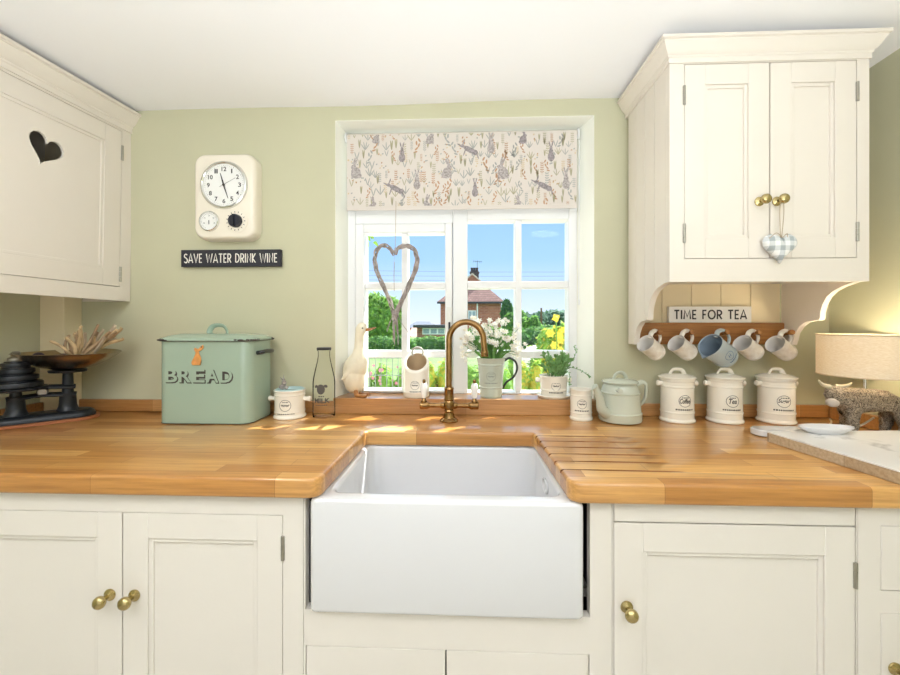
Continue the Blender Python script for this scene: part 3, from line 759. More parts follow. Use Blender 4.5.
CHR = mat('chrome_bezel', 'dcdcd8', .15, 1); FACE = mat('white_dial', 'f2f2ee', .5)
YF = -.054
def L2(px, py): q = at(px, py, YF); return q.x-cxx, q.z-czz
def dial(px, py, r, name):
    x, z = L2(px, py); M = Matrix.Translation((x, YF, z)) @ Matrix.Rotation(R(90), 4, 'X')
    bm = new(); lathe(bm, [(r*.90, .0015), (r*.90, .006), (r*.94, .009), (r, .007), (r*1.03, .0), (r*1.0, -.002)], 48, M); bz = obj(name+'_bezel', bm, CHR, t)
    bm = new(); lathe(bm, [(0, .002), (r*.91, .002), (r*.91, 0), (0, 0)], 48, M); f = obj(name+'_face', bm, FACE, t)
    return x, z, f
r = .087; x, z, f = dial(224.3, 185.2, r, 'clock')
bm = new(); mk = []
for h in range(1, 13):
    a = R(90-30*h)
    if h == 11:
        mk += [shift2d(text2d('1', .0048, .0165), r*.68*cos(a)+d_, r*.68*sin(a)) for d_ in (-.0036, .0036)]; continue
    mk.append(shift2d(text2d(str(h), .0155*(.32 if h == 1 else .62 if h == 11 else 1.15 if h > 9 else .72), .0165, bold=.02), r*.68*cos(a), r*.68*sin(a)))
for k in range(60):
    a = R(6*k); wd = .0016 if k % 5 == 0 else .0007
    mk.append(stroke2d([(r*.815*cos(a), r*.815*sin(a)), (r*.85*cos(a), r*.85*sin(a))], wd))
paint(bm, mk, lambda u, v: Vector((x+u, YF-.0026, z+v))); obj('numeral', bm, INK, f, smooth=0, recalc=False).name = 'dial_numerals'
def hand(name, deg, L, wd, tail, lift):
    a = R(90-deg); bm = new(); q = Vector((cos(a), sin(a))); n_ = Vector((-q.y, q.x))
    o2 = [(-q*tail+n_*wd*.35), (q*L*.2+n_*wd*.5), (q*L+n_*wd*.2), (q*L-n_*wd*.2), (q*L*.2-n_*wd*.5), (-q*tail-n_*wd*.35)]
    prism(bm, [(x+p.x, z+p.y) for p in o2], YF-lift-.0008, YF-lift, 'y'); obj(name, bm, INK, f, smooth=0)
hand('hour_hand', 343.7, .045, .0055, .010, .004); hand('minute_hand', 161, .053, .0045, .012, .0052); hand('second_hand', 62, .052, .0012, .016, .0064)
bm = new(); lathe(bm, [(0, .0082), (.004, .008), (.0045, .003)], 16, Matrix.Translation((x, YF, z)) @ Matrix.Rotation(R(90), 4, 'X')); obj('hand_hub', bm, INK, f)
r2 = .0365; x, z, f = dial(209.5, 221.3, r2, 'thermometer')
bm = new(); mk = [stroke2d([(r2*.74*cos(R(a)), r2*.74*sin(R(a))), (r2*(.86 if a % 30 == 0 else .82)*cos(R(a)), r2*(.86 if a % 30 == 0 else .82)*sin(R(a)))], .0009) for a in range(-60, 241, 10)]
mk += [shift2d(text2d(n_, .006, .005), r2*.56*cos(R(a)), r2*.56*sin(R(a))) for n_, a in (('0', 200), ('10', 145), ('20', 90), ('30', 35), ('40', -20))]
paint(bm, mk, lambda u, v: Vector((x+u, YF-.0026, z+v))); obj('thermometer_scale', bm, INK, f, smooth=0, recalc=False)
bm = new(); prism(bm, [(x-.001, z-.012), (x+.001, z-.012), (x+.0012, z+.003), (x-.0012, z+.003)], YF-.0045, YF-.0035, 'y'); obj('needle', bm, INK, f)
x, z = L2(236.3, 221.2); M = Matrix.Translation((x, YF, z)) @ Matrix.Rotation(R(90), 4, 'X')
bm = new(); lathe(bm, [(.044, -.001), (.043, .002), (.028, .003), (0, .003)], 40, M); f = obj('timer_dial', bm, CL, t)
bm = new(); paint(bm, [stroke2d([(.031*cos(R(a)), .031*sin(R(a))), (.036*cos(R(a)), .036*sin(R(a)))], .0026) for a in range(0, 360, 24)], lambda u, v: Vector((x+u, YF-.0036, z+v))); obj('timer_marks', bm, INK, f, smooth=0, recalc=False)
bm = new(); lathe(bm, [(.0245, .003), (.024, .014), (.022, .017), (.0, .018)], 32, M); bx(bm, x-.002, x+.002, YF-.026, YF-.012, z-.021, z+.021); obj('timer_knob', bm, mat('navy_black_plastic', '20222e', .35), f, bevel=.0008)
# SAVE WATER DRINK WINE
p0, p1 = at(181, 250, -.018), at(280.5, 266.3, -.018); sw, sh = p1.x-p0.x, p0.z-p1.z
t = thing('wooden_sign', 'long narrow black sign with white capitals about saving water, under the clock', 'sign', ((p0.x+p1.x)/2, 0, (p0.z+p1.z)/2))
t.rotation_euler = (0, R(.0), 0)
bm = new(); bx(bm, -sw/2, sw/2, -.018, -.001, -sh/2, sh/2); obj('board', bm, mat('black_sign_paint', '25252f', .6, var=.1, vscale=30), t, bevel=.0012)
bm = new(); paint(bm, deco('SAVE WATER DRINK WINE', sw*.935, sh*.54, .0041), lambda u, v: Vector((u, -.0186, v))); obj('lettering', bm, mat('sign_white', 'efece2', .7), t, smooth=0, recalc=False)

# ---------------------------------------------------------------- peg rail, sign and mugs under the right cabinet
bY = -.0215; q0 = rx0+.019; q1 = rx1-.0185; zt_, zb_ = at(715, 322.7, -.04).z, at(715, 344.5, -.04).z
t = thing('peg_rail', 'brown wooden peg rail under the right wall cabinet, hung with mugs', 'peg rail', ((q0+q1)/2, bY, (zt_+zb_)/2))
bm = new(); bx(bm, q0, q1, -.042, bY, zb_, zt_); under(obj('rail', bm, PEGW, t, bevel=.004))
PEGX = []
for px in (658, 690, 724.5, 756, 788.5):
    q = at(px, 333.3, -.075); PEGX.append(q)
    bm = new(); M = Matrix.Translation((q.x, -.042, q.z-.006)) @ Matrix.Rotation(R(78), 4, 'X')
    lathe(bm, [(.007, -.004), (.0065, .006), (.0055, .02), (.006, .036), (.0085, .042), (.0095, .048), (.008, .053), (0, .055)], 18, M)
    under(obj('peg', bm, PEGW, t))
p0, p1 = at(671.5, 306.3, -.055), at(755, 322.6, -.055); sw = p1.x-p0.x; sh = p0.z-zt_
t = thing('wooden_sign', 'small white sign with dark capitals about tea, standing on the peg rail', 'sign', ((p0.x+p1.x)/2, -.022, zt_))
t.rotation_euler = (R(0), 0, 0)
bm = new(); bx(bm, -sw/2, sw/2, -.016, -.001, .0004, sh); obj('board', bm, mat('white_sign_paint', 'f6f4f0', .6, var=.03, vscale=20), t, bevel=.001)
sts = deco('TIME FOR TEA', sw*.88, sh*.56, .0054)
for wd_ in ('TIME', 'FOR', 'TEA'):
    nst = sum(len(GL[c_][1]) for c_ in wd_); cur, sts = sts[:nst], sts[nst:]
    bm = new(); paint(bm, cur, lambda u, v: Vector((u, -.0166, sh*.5+v))); obj('word', bm, mat('charcoal_print', '37353a', .7), t, smooth=0, recalc=False)
MUGM = mat('mottled_mug_glaze', 'f3eee6', .3, var=.1, vscale=45, h2='e0d7ca', bump=.35, bscale=85, coat=.3); MUGIN = mat('mug_inside_glaze', 'ece8e2', .2, coat=.3)
MBL = mat('blue_grey_glaze', 'b3c0c4', .22, coat=.4, var=.04, vscale=20); MBLIN = mat('blue_jug_inside', '93a5b5', .2, coat=.4)
def make_mug(name, label, r, h, mo, mi_, lip=False, cat='mug'):
    t = thing(name, label, cat)
    # axis: local z runs from base to mouth; the handle sits at +x and its top rests over the peg at the origin
    bm = new(); hx = -r-.028
    prof = [(0, -h/2), (r*.90, -h/2), (r*.95, -h/2+.004), (r*.97, -h*.36), (r*1.0, -h*.355), (r*1.0, -h*.33), (r*.97, -h*.325), (r*.97, h*.42), (r*1.02, h*.44), (r*1.03, h/2-.002), (r*1.0, h/2)]
    lathe(bm, prof, 36, Matrix.Translation((hx, 0, 0)))
    k0 = len(bm.faces)
    lathe(bm, [(r*1.0, h/2), (r*.93, h/2-.003), (r*.91, h*.3), (r*.90, -h*.42), (r*.8, -h*.46), (0, -h*.465)], 36, Matrix.Translation((hx, 0, 0)), mi=1)
    bmesh.ops.remove_doubles(bm, verts=bm.verts[:], dist=1e-5)
    if lip:
        for v in bm.verts:
            a = math.atan2(v.co.y, v.co.x-hx); f = max(0, v.co.z-h*.28)/(h*.22); d = math.exp(-((abs(a)-pi)/.32)**2)
            v.co.x -= .016*d*f*f; v.co.z += .006*d*f*f
    obj('body', bm, [mo, mi_], t)
    bm = new(); tube(bm, spline([(-.033, 0, h*.34), (-.012, 0, h*.36), (.003, 0, h*.20), (.006, 0, 0), (-.001, 0, -h*.22), (-.016, 0, -h*.30), (-.033, 0, -h*.27)], 5), .0052, 10, flat=1.5)
    obj('handle', bm, mo, t)
    return t, hx
def hang(o, q, roll, yaw, tip):
    """hang a mug by the handle: its mouth points to (yaw), tipped up by (tip)"""
    axis = Vector((cos(R(tip))*cos(R(yaw)), cos(R(tip))*sin(R(yaw)), sin(R(tip))))      # base -> mouth
    up = Vector((0, 0, 1)); xl = (up-axis*up.dot(axis)).normalized()                    # handle side
    if roll: xl = Matrix.Rotation(R(roll), 3, axis) @ xl
    yl = axis.cross(xl); m = Matrix((xl, yl, axis)).transposed()
    o.rotation_euler = m.to_euler(); o.location = q
ml = ['cream patterned mug nearest the window on the peg rail', 'cream patterned mug second from the window, beside the blue jug', 'cream patterned mug just right of the blue jug', 'cream patterned mug on the rail end farthest from the window']
mug, hx = make_mug('mug', ml[0], .0312, .075, MUGM, MUGIN)
jug, hx2 = make_mug('hanging_jug', 'larger blue-grey jug hanging among the cream mugs', .041, .098, MBL, MBLIN, True, 'jug')
bm = new(); mk = [ring2d(0, 0, .017, .0014), text2d('H', .012, .013, shear=.3), shift2d(bars(.03, 0, .003, 5)[0], 0, 0)]
mk = [ring2d(0, 0, .016, .0014), text2d('H', .012, .013, shear=.3)]+[shift2d(m, 0, -.024) for m in bars(.034, 0, .004, 6)]
bm = new()
def fnj(x, y):
    a = x/.041; rr = .041*.972+.0008
    # the stamp reads upright when the jug hangs: its up runs toward the handle
    return Vector((hx2+rr*cos(a+R(-105)), rr*sin(a+R(-105)), y-.006))
paint(bm, mk, lambda x, y: fnj(-y if False else x, y)); obj('stamp', bm, INKB, jug, smooth=0, recalc=False)
HZ = .012
k = 0
for i, q in enumerate(PEGX):
    # the top of the handle rests on the peg
    q = Vector((q.x, q.y+.004+(-.008 if i == 2 else 0), q.z-.001))
    if i == 2: o = jug
    else:
        o = mug if k == 0 else dup(mug, label=ml[k]); o['group'] = 'cream mugs on the peg rail'; k += 1
    hang(o, q, 0, (208, 202, 203, 200, 199)[i], (31, 31, 29, 31, 29)[i])

# ---------------------------------------------------------------- gingham heart on the cupboard knob
t = thing('gingham_heart', 'stuffed grey and white gingham heart hanging from a cupboard knob', 'heart ornament', (KNOB.x, KNOB.y-.020, KNOB.z))
GM = bpy.data.materials.new('grey_gingham'); GM.use_nodes = True; n_, l_ = GM.node_tree.nodes, GM.node_tree.links
b_ = n_['Principled BSDF']; b_.inputs['Roughness'].default_value = .9
t_ = n_.new('ShaderNodeTexCoord'); s_ = n_.new('ShaderNodeSeparateXYZ'); l_.new(t_.outputs['Object'], s_.inputs[0]); outs = []
for ax in ('X', 'Z'):
    m1 = n_.new('ShaderNodeMath'); m1.operation = 'MULTIPLY'; m1.inputs[1].default_value = 38; l_.new(s_.outputs[ax], m1.inputs[0])
    m2 = n_.new('ShaderNodeMath'); m2.operation = 'FRACT'; l_.new(m1.outputs[0], m2.inputs[0])
    m3 = n_.new('ShaderNodeMath'); m3.operation = 'GREATER_THAN'; m3.inputs[1].default_value = .5; l_.new(m2.outputs[0], m3.inputs[0]); outs.append(m3)
ad = n_.new('ShaderNodeMath'); ad.operation = 'ADD'; l_.new(outs[0].outputs[0], ad.inputs[0]); l_.new(outs[1].outputs[0], ad.inputs[1])
hf = n_.new('ShaderNodeMath'); hf.operation = 'MULTIPLY'; hf.inputs[1].default_value = .5; l_.new(ad.outputs[0], hf.inputs[0])
mx_ = n_.new('ShaderNodeMix'); mx_.data_type = 'RGBA'; l_.new(hf.outputs[0], mx_.inputs['Factor']); mx_.inputs[6].default_value = lin('f4f4f2'); mx_.inputs[7].default_value = lin('aab2b4'); l_.new(mx_.outputs[2], b_.inputs['Base Color'])
def puff(bm, wd, ht, dep, cx, cy, cz, n=44, rings=7):
    hp = heart2d(1, 1, n); cen = (0, .08); front = []; back = []
    for k in range(rings+1):
        s = 1-k/rings*.92; d = dep/2*math.sqrt(max(0, 1-s**2.6))
        front.append([Vector((cx+wd*(cen[0]+(x-cen[0])*s), cy-d, cz+ht*(cen[1]+(z-cen[1])*s))) for x, z in hp])
        back.append([Vector((cx+wd*(cen[0]+(x-cen[0])*s), cy+d, cz+ht*(cen[1]+(z-cen[1])*s))) for x, z in hp])
    loft(bm, back[::-1]+front[1:], True, True)
hz_ = at(783.5, 248, cy-.03).z-KNOB.z; hx_ = at(783.5, 248, cy-.03).x-KNOB.x
bm = new(); puff(bm, .094, .084, .034, hx_, .004, hz_); ob_ = obj('cushion', bm, GM, t, smooth=60)
bm = new(); tube(bm, spline([(-.004, 0, .0), (-.006, 0, -.04), (hx_-.002, -.002, hz_+.03)], 5), .0011, 6); tube(bm, spline([(.004, 0, .0), (.005, 0, -.04), (hx_+.001, -.002, hz_+.03)], 5), .0011, 6)
tube(bm, spline([(-.004, 0, 0), (0, -.001, .009), (.004, 0, 0)], 5), .0011, 6)
tube(bm, spline([(hx_, -.008, hz_+.03), (hx_-.018, -.010, hz_+.042), (hx_-.03, -.008, hz_+.034), (hx_-.036, -.006, hz_+.028)], 5), .0011, 6)
tube(bm, spline([(hx_, -.008, hz_+.03), (hx_+.010, -.010, hz_+.040), (hx_+.012, -.008, hz_+.028)], 5), .0011, 6)
obj('twine', bm, STR, t)
# ---------------------------------------------------------------- bridge tap
TY = -.118; tb = at(449, 421, TY); tz = CT
BR2 = mat('aged_brass_tap', '95744a', .2, 1, var=.2, vscale=25); PORC = mat('porcelain_lever', 'f6f6f3', .12, coat=.5)
t = thing('kitchen_tap', 'aged brass swan-neck tap with white porcelain levers behind the sink', 'tap', (tb.x, TY, CT))
zb = at(449, 405.5, TY).z-CT
bm = new(); lathe(bm, [(0, 0), (.031, 0), (.032, .004), (.027, .009), (.021, .013), (.018, .022), (.0155, .032), (.017, .036), (.0155, .040), (.0145, zb-.012), (.019, zb-.010), (.0205, zb), (.019, zb+.012), (.0165, zb+.018), (.018, zb+.022), (.016, zb+.030), (.0155, zb+.055), (.017, zb+.058), (.015, zb+.064), (.0, zb+.066)], 32)
obj('pillar', bm, BR2, t, smooth=30)
zt = at(465, 320.5, TY).z-CT; xs_ = at(483.5, 350, TY).x-tb.x; ze = at(483, 356, TY).z-CT
ra = xs_/2; zc_ = zt-ra-.008
bm = new()
pts = [(0, 0, zb+.05), (0, 0, zc_*.75), (0, 0, zc_)]+[(ra-ra*cos(a), -.012*(1-cos(a))/2, zc_+ra*1.05*sin(a)) for a in [pi*k/18 for k in range(1, 18)]]+[(xs_, -.013, zc_-.01), (xs_+.003, -.014, ze+.018)]
tube(bm, pts, .0105, 20); obj('spout', bm, BR2, t, smooth=60)
bm = new(); M = Matrix.Translation((xs_+.003, -.014, ze))
lathe(bm, [(.008, .004), (.0085, 0), (.0125, 0), (.0135, .003), (.0125, .007), (.0135, .010), (.0135, .013), (.0125, .016), (.012, .020)], 24, M); obj('aerator', bm, BR2, t)
hxs = (at(424, 405, TY).x-tb.x, at(474.5, 405, TY).x-tb.x)
bm = new(); M = Matrix.Translation((0, 0, zb)) @ Matrix.Rotation(R(90), 4, 'Y')
lathe(bm, [(0, hxs[0]-.015), (.012, hxs[0]-.014), (.0135, hxs[0]-.010), (.0135, hxs[0]+.012), (.0115, hxs[0]+.016), (.0085, hxs[0]+.022), (.0075, -.03), (.011, -.024), (.012, 0), (.011, .024), (.0075, .03), (.0085, hxs[1]-.022), (.0115, hxs[1]-.016), (.0135, hxs[1]-.012), (.0135, hxs[1]+.010), (.012, hxs[1]+.014), (0, hxs[1]+.015)], 24, M); obj('bridge', bm, BR2, t, smooth=30)
for hx_ in hxs:
    bm = new(); lathe(bm, [(.0105, zb+.006), (.0105, zb+.016), (.007, zb+.020), (.0065, zb+.026)], 20, Matrix.Translation((hx_, 0, 0)))
    b2 = new(); lathe(b2, [(0, zb+.091), (.004, zb+.090), (.0058, zb+.086), (.0055, zb+.080), (.004, zb+.077)], 16, Matrix.Translation((hx_, 0, 0)))
    lv = obj('lever_collar', bm, BR2, t); obj('lever_tip', b2, BR2, lv)
    bm = new(); lathe(bm, [(.0065, zb+.0255), (.0085, zb+.028), (.0105, zb+.040), (.0128, zb+.058), (.0125, zb+.068), (.009, zb+.076), (.0, zb+.0785)], 24, Matrix.Translation((hx_, 0, 0))); obj('porcelain_grip', bm, PORC, lv)

# ---------------------------------------------------------------- things on the sill
SY = .030
def sill(px, Y=SY): q = at(px, 397, Y); return Vector((q.x, Y, SILL))
# duck
p = sill(357, .028); t = thing('duck_figure', 'tall cream wooden duck with brown feet on the window sill', 'duck ornament', tuple(p))
DK = mat('cream_painted_wood', 'eee5cd', .55, var=.05, vscale=20); BK = mat('brown_beak_wood', 'a5703c', .5, var=.15, vscale=40)
KX = lambda px: at(px, 380, .028).x-p.x
KZ = lambda py: at(357, py, .028).z-SILL
spine = [(-.052, .062, .004, .004), (-.046, .066, .016, .014), (-.034, .074, .031, .028), (-.018, .090, .043, .038), (-.004, .112, .047, .042), (.006, .140, .040, .037), (.010, .165, .028, .027), (.009, .190, .019, .019), (.008, .215, .0165, .0165), (.010, .238, .017, .017), (.015, .256, .021, .019), (.021, .270, .021, .018), (.024, .281, .014, .012), (.025, .286, .004, .004)]
kz = KZ(322.5)/.286; spine = [(x, z*kz, a, b) for x, z, a, b in spine]
loops = []
for i, (x, z, a, b) in enumerate(spine):
    q0_ = spine[max(i-1, 0)]; q1_ = spine[min(i+1, len(spine)-1)]
    tg = Vector((q1_[0]-q0_[0], 0, q1_[1]-q0_[1])).normalized(); nn = Vector((tg.z, 0, -tg.x))
    loops.append([Vector((x, 0, z))+nn*a*cos(2*pi*k/24)+Vector((0, 1, 0))*b*sin(2*pi*k/24) for k in range(24)])
bm = new(); loft(bm, loops)
# the breast fills out to the base
lathe(bm, [(0, .012), (.020, .014), (.034, .030), (.043, .060), (.044, .090), (.036, .125), (.02, .15), (0, .158)], 24, Matrix.Translation((-.006, 0, 0)) @ Matrix.Rotation(R(-3), 4, 'Y'), sx=1, sy=.88)
obj('body', bm, DK, t, smooth=70)
wr = mat('wing_line_brown', 'cbb892', .6)
for s in (-1, 1):
    bm = new(); rows = []
    for x, z, w_ in ((-.050, .066, .003), (-.034, .082, .013), (-.014, .105, .017), (.004, .132, .014), (.012, .150, .004)):
        dd = Vector((.55, 0, .83)); pp = Vector((-dd.z, 0, dd.x)); yy = s*(.0385-.35*abs(x+.008)*.6)
        rows.append([Vector((x, yy*.9, z*kz))+pp*w_*cos(a)+Vector((0, s*.006*sin(a), 0)) for a in [2*pi*k/12 for k in range(12)]])
    loft(bm, rows); obj('wing', bm, DK, t, smooth=60)
bm = new(); zh = spine[10][1]
loft(bm, [[Vector((x, yr*cos(a), zh+dz+zr*sin(a))) for a in [2*pi*k/14 for k in range(14)]] for x, dz, yr, zr in ((.028, .004, .009, .010), (.042, .002, .0095, .006), (.056, .005, .0105, .004), (.068, .009, .009, .0028), (.074, .011, .004, .0015))]); obj('beak', bm, BK, t, smooth=60)
for s in (-1, 1):
    bm = new(); lathe(bm, [(0, -.002), (.0026, -.001), (.0028, .001), (0, .002)], 10, Matrix.Translation((.026, s*.0175, zh+.008)) @ Matrix.Rotation(R(90), 4, 'X')); obj('eye', bm, INK, t)
    bm = new(); prism(bm, [(-.002, s*.020-.006), (.018, s*.022-.014), (.040, s*.024-.013), (.045, s*.024), (.040, s*.024+.012), (.018, s*.022+.010), (-.002, s*.020+.006)], .0004, .009, 'z'); tube(bm, [(.004, s*.02, .006), (.0, s*.018, .028)], [.010, .008], 10); obj('foot', bm, BK, t, bevel=.002)
# salt pig
p = sill(416.5, .036); t = thing('salt_pig', 'cream stoneware salt pot with a round tilted opening, on the sill left of the tap', 'salt pot', tuple(p))
sr = .0505; sh_ = at(416, 354, .0).z-SILL
def cyl(z, r, tilt=0): return [Vector((r*cos(2*pi*k/36), r*sin(2*pi*k/36), z+tilt*r*sin(2*pi*k/36))) for k in range(36)]
bm = new()
cutz = sh_-.034
loops = [cyl(0, sr*.95), cyl(.003, sr), cyl(.016, sr), cyl(.018, sr*1.03), cyl(.021, sr*1.03), cyl(.023, sr), cyl(.09, sr*.98), cyl(cutz-.012, sr*.97, .50), cyl(cutz-.003, sr*.97, .70), cyl(cutz+.003, sr*.92, .76), cyl(cutz+.004, sr*.80, .78), cyl(cutz, sr*.76, .78)]
loft(bm, loops, True, False); obj('body', bm, POT, t, smooth=50)
bm = new(); loft(bm, [cyl(cutz, sr*.77, .78), cyl(cutz-.02, sr*.80, .6), cyl(.02, sr*.85), cyl(.01, sr*.8)], False, True); obj('inside', bm, mat('unglazed_brown_inside', 'b49a78', .8), t)
bm = new(); zr = cutz+.76*sr*.8
tube(bm, spline([(-.021, sr*.70, zr-.010), (-.020, sr*.72, zr+.012), (-.008, sr*.74, zr+.022), (.008, sr*.74, zr+.022), (.020, sr*.72, zr+.012), (.021, sr*.70, zr-.010)], 5), .0042, 10); obj('loop_handle', bm, mat('grey_handle_glaze', 'b8b4a8', .3), t)
print_on('stamp', t, badge('', .016, 3, .04), sr, 0, .048, cx=0)
# jug with flowers
p = sill(491, .034); t = thing('tall_jug', 'tall pale grey-green jug with a dark metal handle, full of white flowers', 'jug', tuple(p))
jh = at(491, 357.3, .034).z-SILL
prof = [(0, .0), (.040, 0), (.042, .003), (.0425, .010), (.0435, .035), (.046, .037), (.046, .040), (.0440, .042), (.050, jh-.030), (.0525, jh-.028), (.0525, jh-.024), (.051, jh-.022), (.0555, jh-.004), (.0575, jh-.001), (.0565, jh), (.054, jh-.002), (.048, jh-.03), (.040, .012), (0, .008)]
bm = new(); lathe(bm, prof, 40); obj('body', bm, POTSAGE, t, smooth=35)
bm = new(); tube(bm, spline([(.052, -.004, jh-.012), (.070, -.006, jh-.002), (.092, -.008, jh-.016), (.098, -.008, jh-.044), (.084, -.007, jh-.074), (.060, -.005, jh-.092), (.050, -.003, jh-.108), (.046, -.002, jh-.118)], 6), .0032, 8, flat=1.5); obj('handle', bm, mat('dark_wire', '4c4f50', .4, .8), t)
print_on('stamp', t, badge('', .017, 9, .052), .047, -.05, jh*.55, mat('grey_stamp', '8b948c', .6), taper=lambda z: .0440+.006*(z-.042)/(jh-.072))
LEAF = mat('fresh_green_leaf', '6da04a', .5, var=.18, vscale=30, sss=0); LEAFD = mat('mid_green_leaf', '4f7f3f', .5, var=.2, vscale=30)
PET = mat('white_petal', 'fbf9ef', .6, sss=.0); PETC = mat('petal_centre', 'e9dfa0', .6)
f = thing('flower_bunch', 'bunch of white star flowers with grassy leaves standing in the tall jug', 'flowers', (p.x, p.y, SILL+.02))
rnd = random.Random(11); bm = new()
def blade(bm, a, b, c, wd, mi=0, n=7):
    pts = spline([a, b, c], n); L = []
    side = (Vector(c)-Vector(a)).cross(Vector((0, 1, .2)))
    side = side.normalized() if side.length > 1e-5 else Vector((1, 0, 0))
    for i, q in enumerate(pts):
        u = i/(len(pts)-1); ww = wd*(1-u**2.5)*(.6+.4*min(1, u*4))+.0003; L.append([q-side*ww, q+Vector((0, -ww*.25, 0)), q+side*ww, q+Vector((0, ww*.15, 0))])
    loft(bm, L, True, True, mi)
for k in range(64):
    a = rnd.uniform(0, 2*pi); r0 = rnd.uniform(.005, .032); r1 = rnd.uniform(.02, .085) if k < 40 else rnd.uniform(.075, .115); h = rnd.uniform(.16, .235) if k < 40 else rnd.uniform(.165, .20)
    blade(bm, (r0*cos(a), r0*sin(a)*.8, .0), (r0*1.05*cos(a), r0*.8*sin(a), h*.62), (r1*cos(a), max(-.05, min(.022, r1*.5*sin(a))), h), rnd.uniform(.0022, .0038))
obj('leaf_blades', bm, LEAF, f, smooth=60)
bm = new(); heads = []
for k in range(54):
    tx = rnd.gauss(0, .072); ty = rnd.uniform(-.055, .020); tz_ = .268-.8*abs(tx)**1.35+rnd.uniform(-.085, .02)
    if k < 5: tx, tz_ = (-.085, .215) if k == 0 else (-.075+.012*k, .225+.006*k), tz_
    if isinstance(tx, tuple): tx, tz_ = tx
    tx = max(-.10, min(.105, tx)); a0_ = Vector((tx*.25, ty*.3, .0)); e_ = Vector((tx, ty, tz_))
    tube(bm, spline([a0_, Vector((tx*.3, ty*.4, .14)), e_], 4), .0011, 5); heads.append(e_)
obj('stems', bm, LEAFD, f)
def starflower(bm, c, r, rnd, np=6):
    d = Vector((rnd.uniform(-.7, .7), -1 if rnd.random() < .75 else .6, rnd.uniform(.0, 1.2))).normalized(); u = d.orthogonal().normalized(); v = d.cross(u)
    for k in range(np):
        a = 2*pi*k/np+rnd.uniform(-.15, .15); e = u*cos(a)+v*sin(a); s = d.cross(e)
        q = [c+d*.001, c+e*r*.5+s*r*.24+d*r*.16, c+e*r+d*r*.26, c+e*r*.5-s*r*.24+d*r*.16]
        lo = [x-d*.0008 for x in q]
        V = [bm.verts.new(x) for x in q]; W = [bm.verts.new(x) for x in lo]
        bm.faces.new(V); bm.faces.new(W[::-1])
        for i in range(4): bm.faces.new((V[i], W[i], W[(i+1) % 4], V[(i+1) % 4]))
    M = Matrix.Translation(c+d*.0015); k0 = len(bm.faces)
    lathe(bm, [(0, -.0022), (.0022, 0), (0, .0022)], 6, M, 1)
for hd in heads:
    bm = new()
    for _ in range(4): starflower(bm, hd+Vector((rnd.gauss(0, .009), rnd.gauss(0, .007), rnd.gauss(0, .009))), rnd.uniform(.009, .013), rnd)
    obj('flower_head', bm, [PET, PETC], f, smooth=0)
# herb pot with a trailing plant
p = sill(553.5, .034); t = thing('herb_pot', 'cream stoneware pot with small knob handles and saucer, planted with a green herb', 'plant pot', tuple(p))
ph = at(553, 375, .03).z-SILL
bm = new(); lathe(bm, [(0, .006), (.046, .006), (.047, .010), (.0485, .028), (.0505, .030), (.0505, .033), (.0485, .035), (.051, ph-.008), (.053, ph-.004), (.053, ph-.001), (.051, ph), (.048, ph-.002), (.046, ph-.012)], 40); lathe(bm, [(.046, ph-.012), (0, ph-.010)], 40, mi=1); obj('pot', bm, [POT, mat('potting_soil', '4a3b30', .95)], t, smooth=35)
bm = new(); lathe(bm, [(0, 0), (.054, 0), (.058, .002), (.0625, .010), (.0615, .012), (.056, .0065), (0, .0058)], 40); obj('saucer', bm, POT, t, smooth=40)
for s in (-1, 1):
    bm = new(); lathe(bm, [(.009, -.004), (.008, .006), (.0095, .012), (.0095, .016), (.007, .019), (0, .020)], 16, Matrix.Translation((s*.0485, 0, ph*.78)) @ Matrix.Rotation(R(90*s), 4, 'Y')); obj('knob_handle', bm, POT, t)
print_on('stamp', t, badge('', .0165, 21, .05), .0493, -.02, ph*.58)
HERB = mat('herb_leaf', '77a564', .55, var=.2, vscale=25)
bm = new(); st = new(); rnd = random.Random(5)
for k in range(30):
    a = rnd.uniform(0, 2*pi); r1 = rnd.uniform(.015, .075); h = rnd.uniform(.035, .085); y_ = max(-.07, min(.015, r1*sin(a)))
    if k == 0: pts = spline([(.03, -.01, ph-.01), (.05, -.03, ph+.03), (.085, -.05, ph+.024), (.112, -.055, ph+.006), (.118, -.055, ph-.004)], 6)
    elif k == 1: pts = spline([(.03, 0, ph-.01), (.06, -.02, ph+.05), (.074, -.035, ph+.085), (.068, -.04, ph+.11)], 6)
    elif k == 2: pts = spline([(.02, -.03, ph-.01), (.04, -.05, ph+.018), (.047, -.058, ph-.002), (.045, -.060, ph-.03)], 6)
    else: pts = spline([(r1*.4*cos(a), y_*.4, ph-.012), (r1*.7*cos(a), y_*.8, ph+h*.5), (r1*1.15*cos(a), y_, ph+h)], 4)
    tube(st, pts, .0009, 5)
    for i in range(2, len(pts), 1 if k > 2 else 2):
        for s in (-1, 1):
            q = pts[i]; dd = Vector((rnd.uniform(-1, 1), rnd.uniform(-1, .5), rnd.uniform(-.1, 1))).normalized(); L = rnd.uniform(.010, .024) if k > 2 else rnd.uniform(.006, .010)
            e = q+dd*L
            if e.y > .045-0: e.y = .045
            blade(bm, q, q+dd*L*.55+Vector((0, 0, .002)), e, L*.17, 0, 3)
obj('leaves', bm, HERB, t, smooth=60)['kind'] = 'stuff'
obj('stems', st, LEAFD, t)

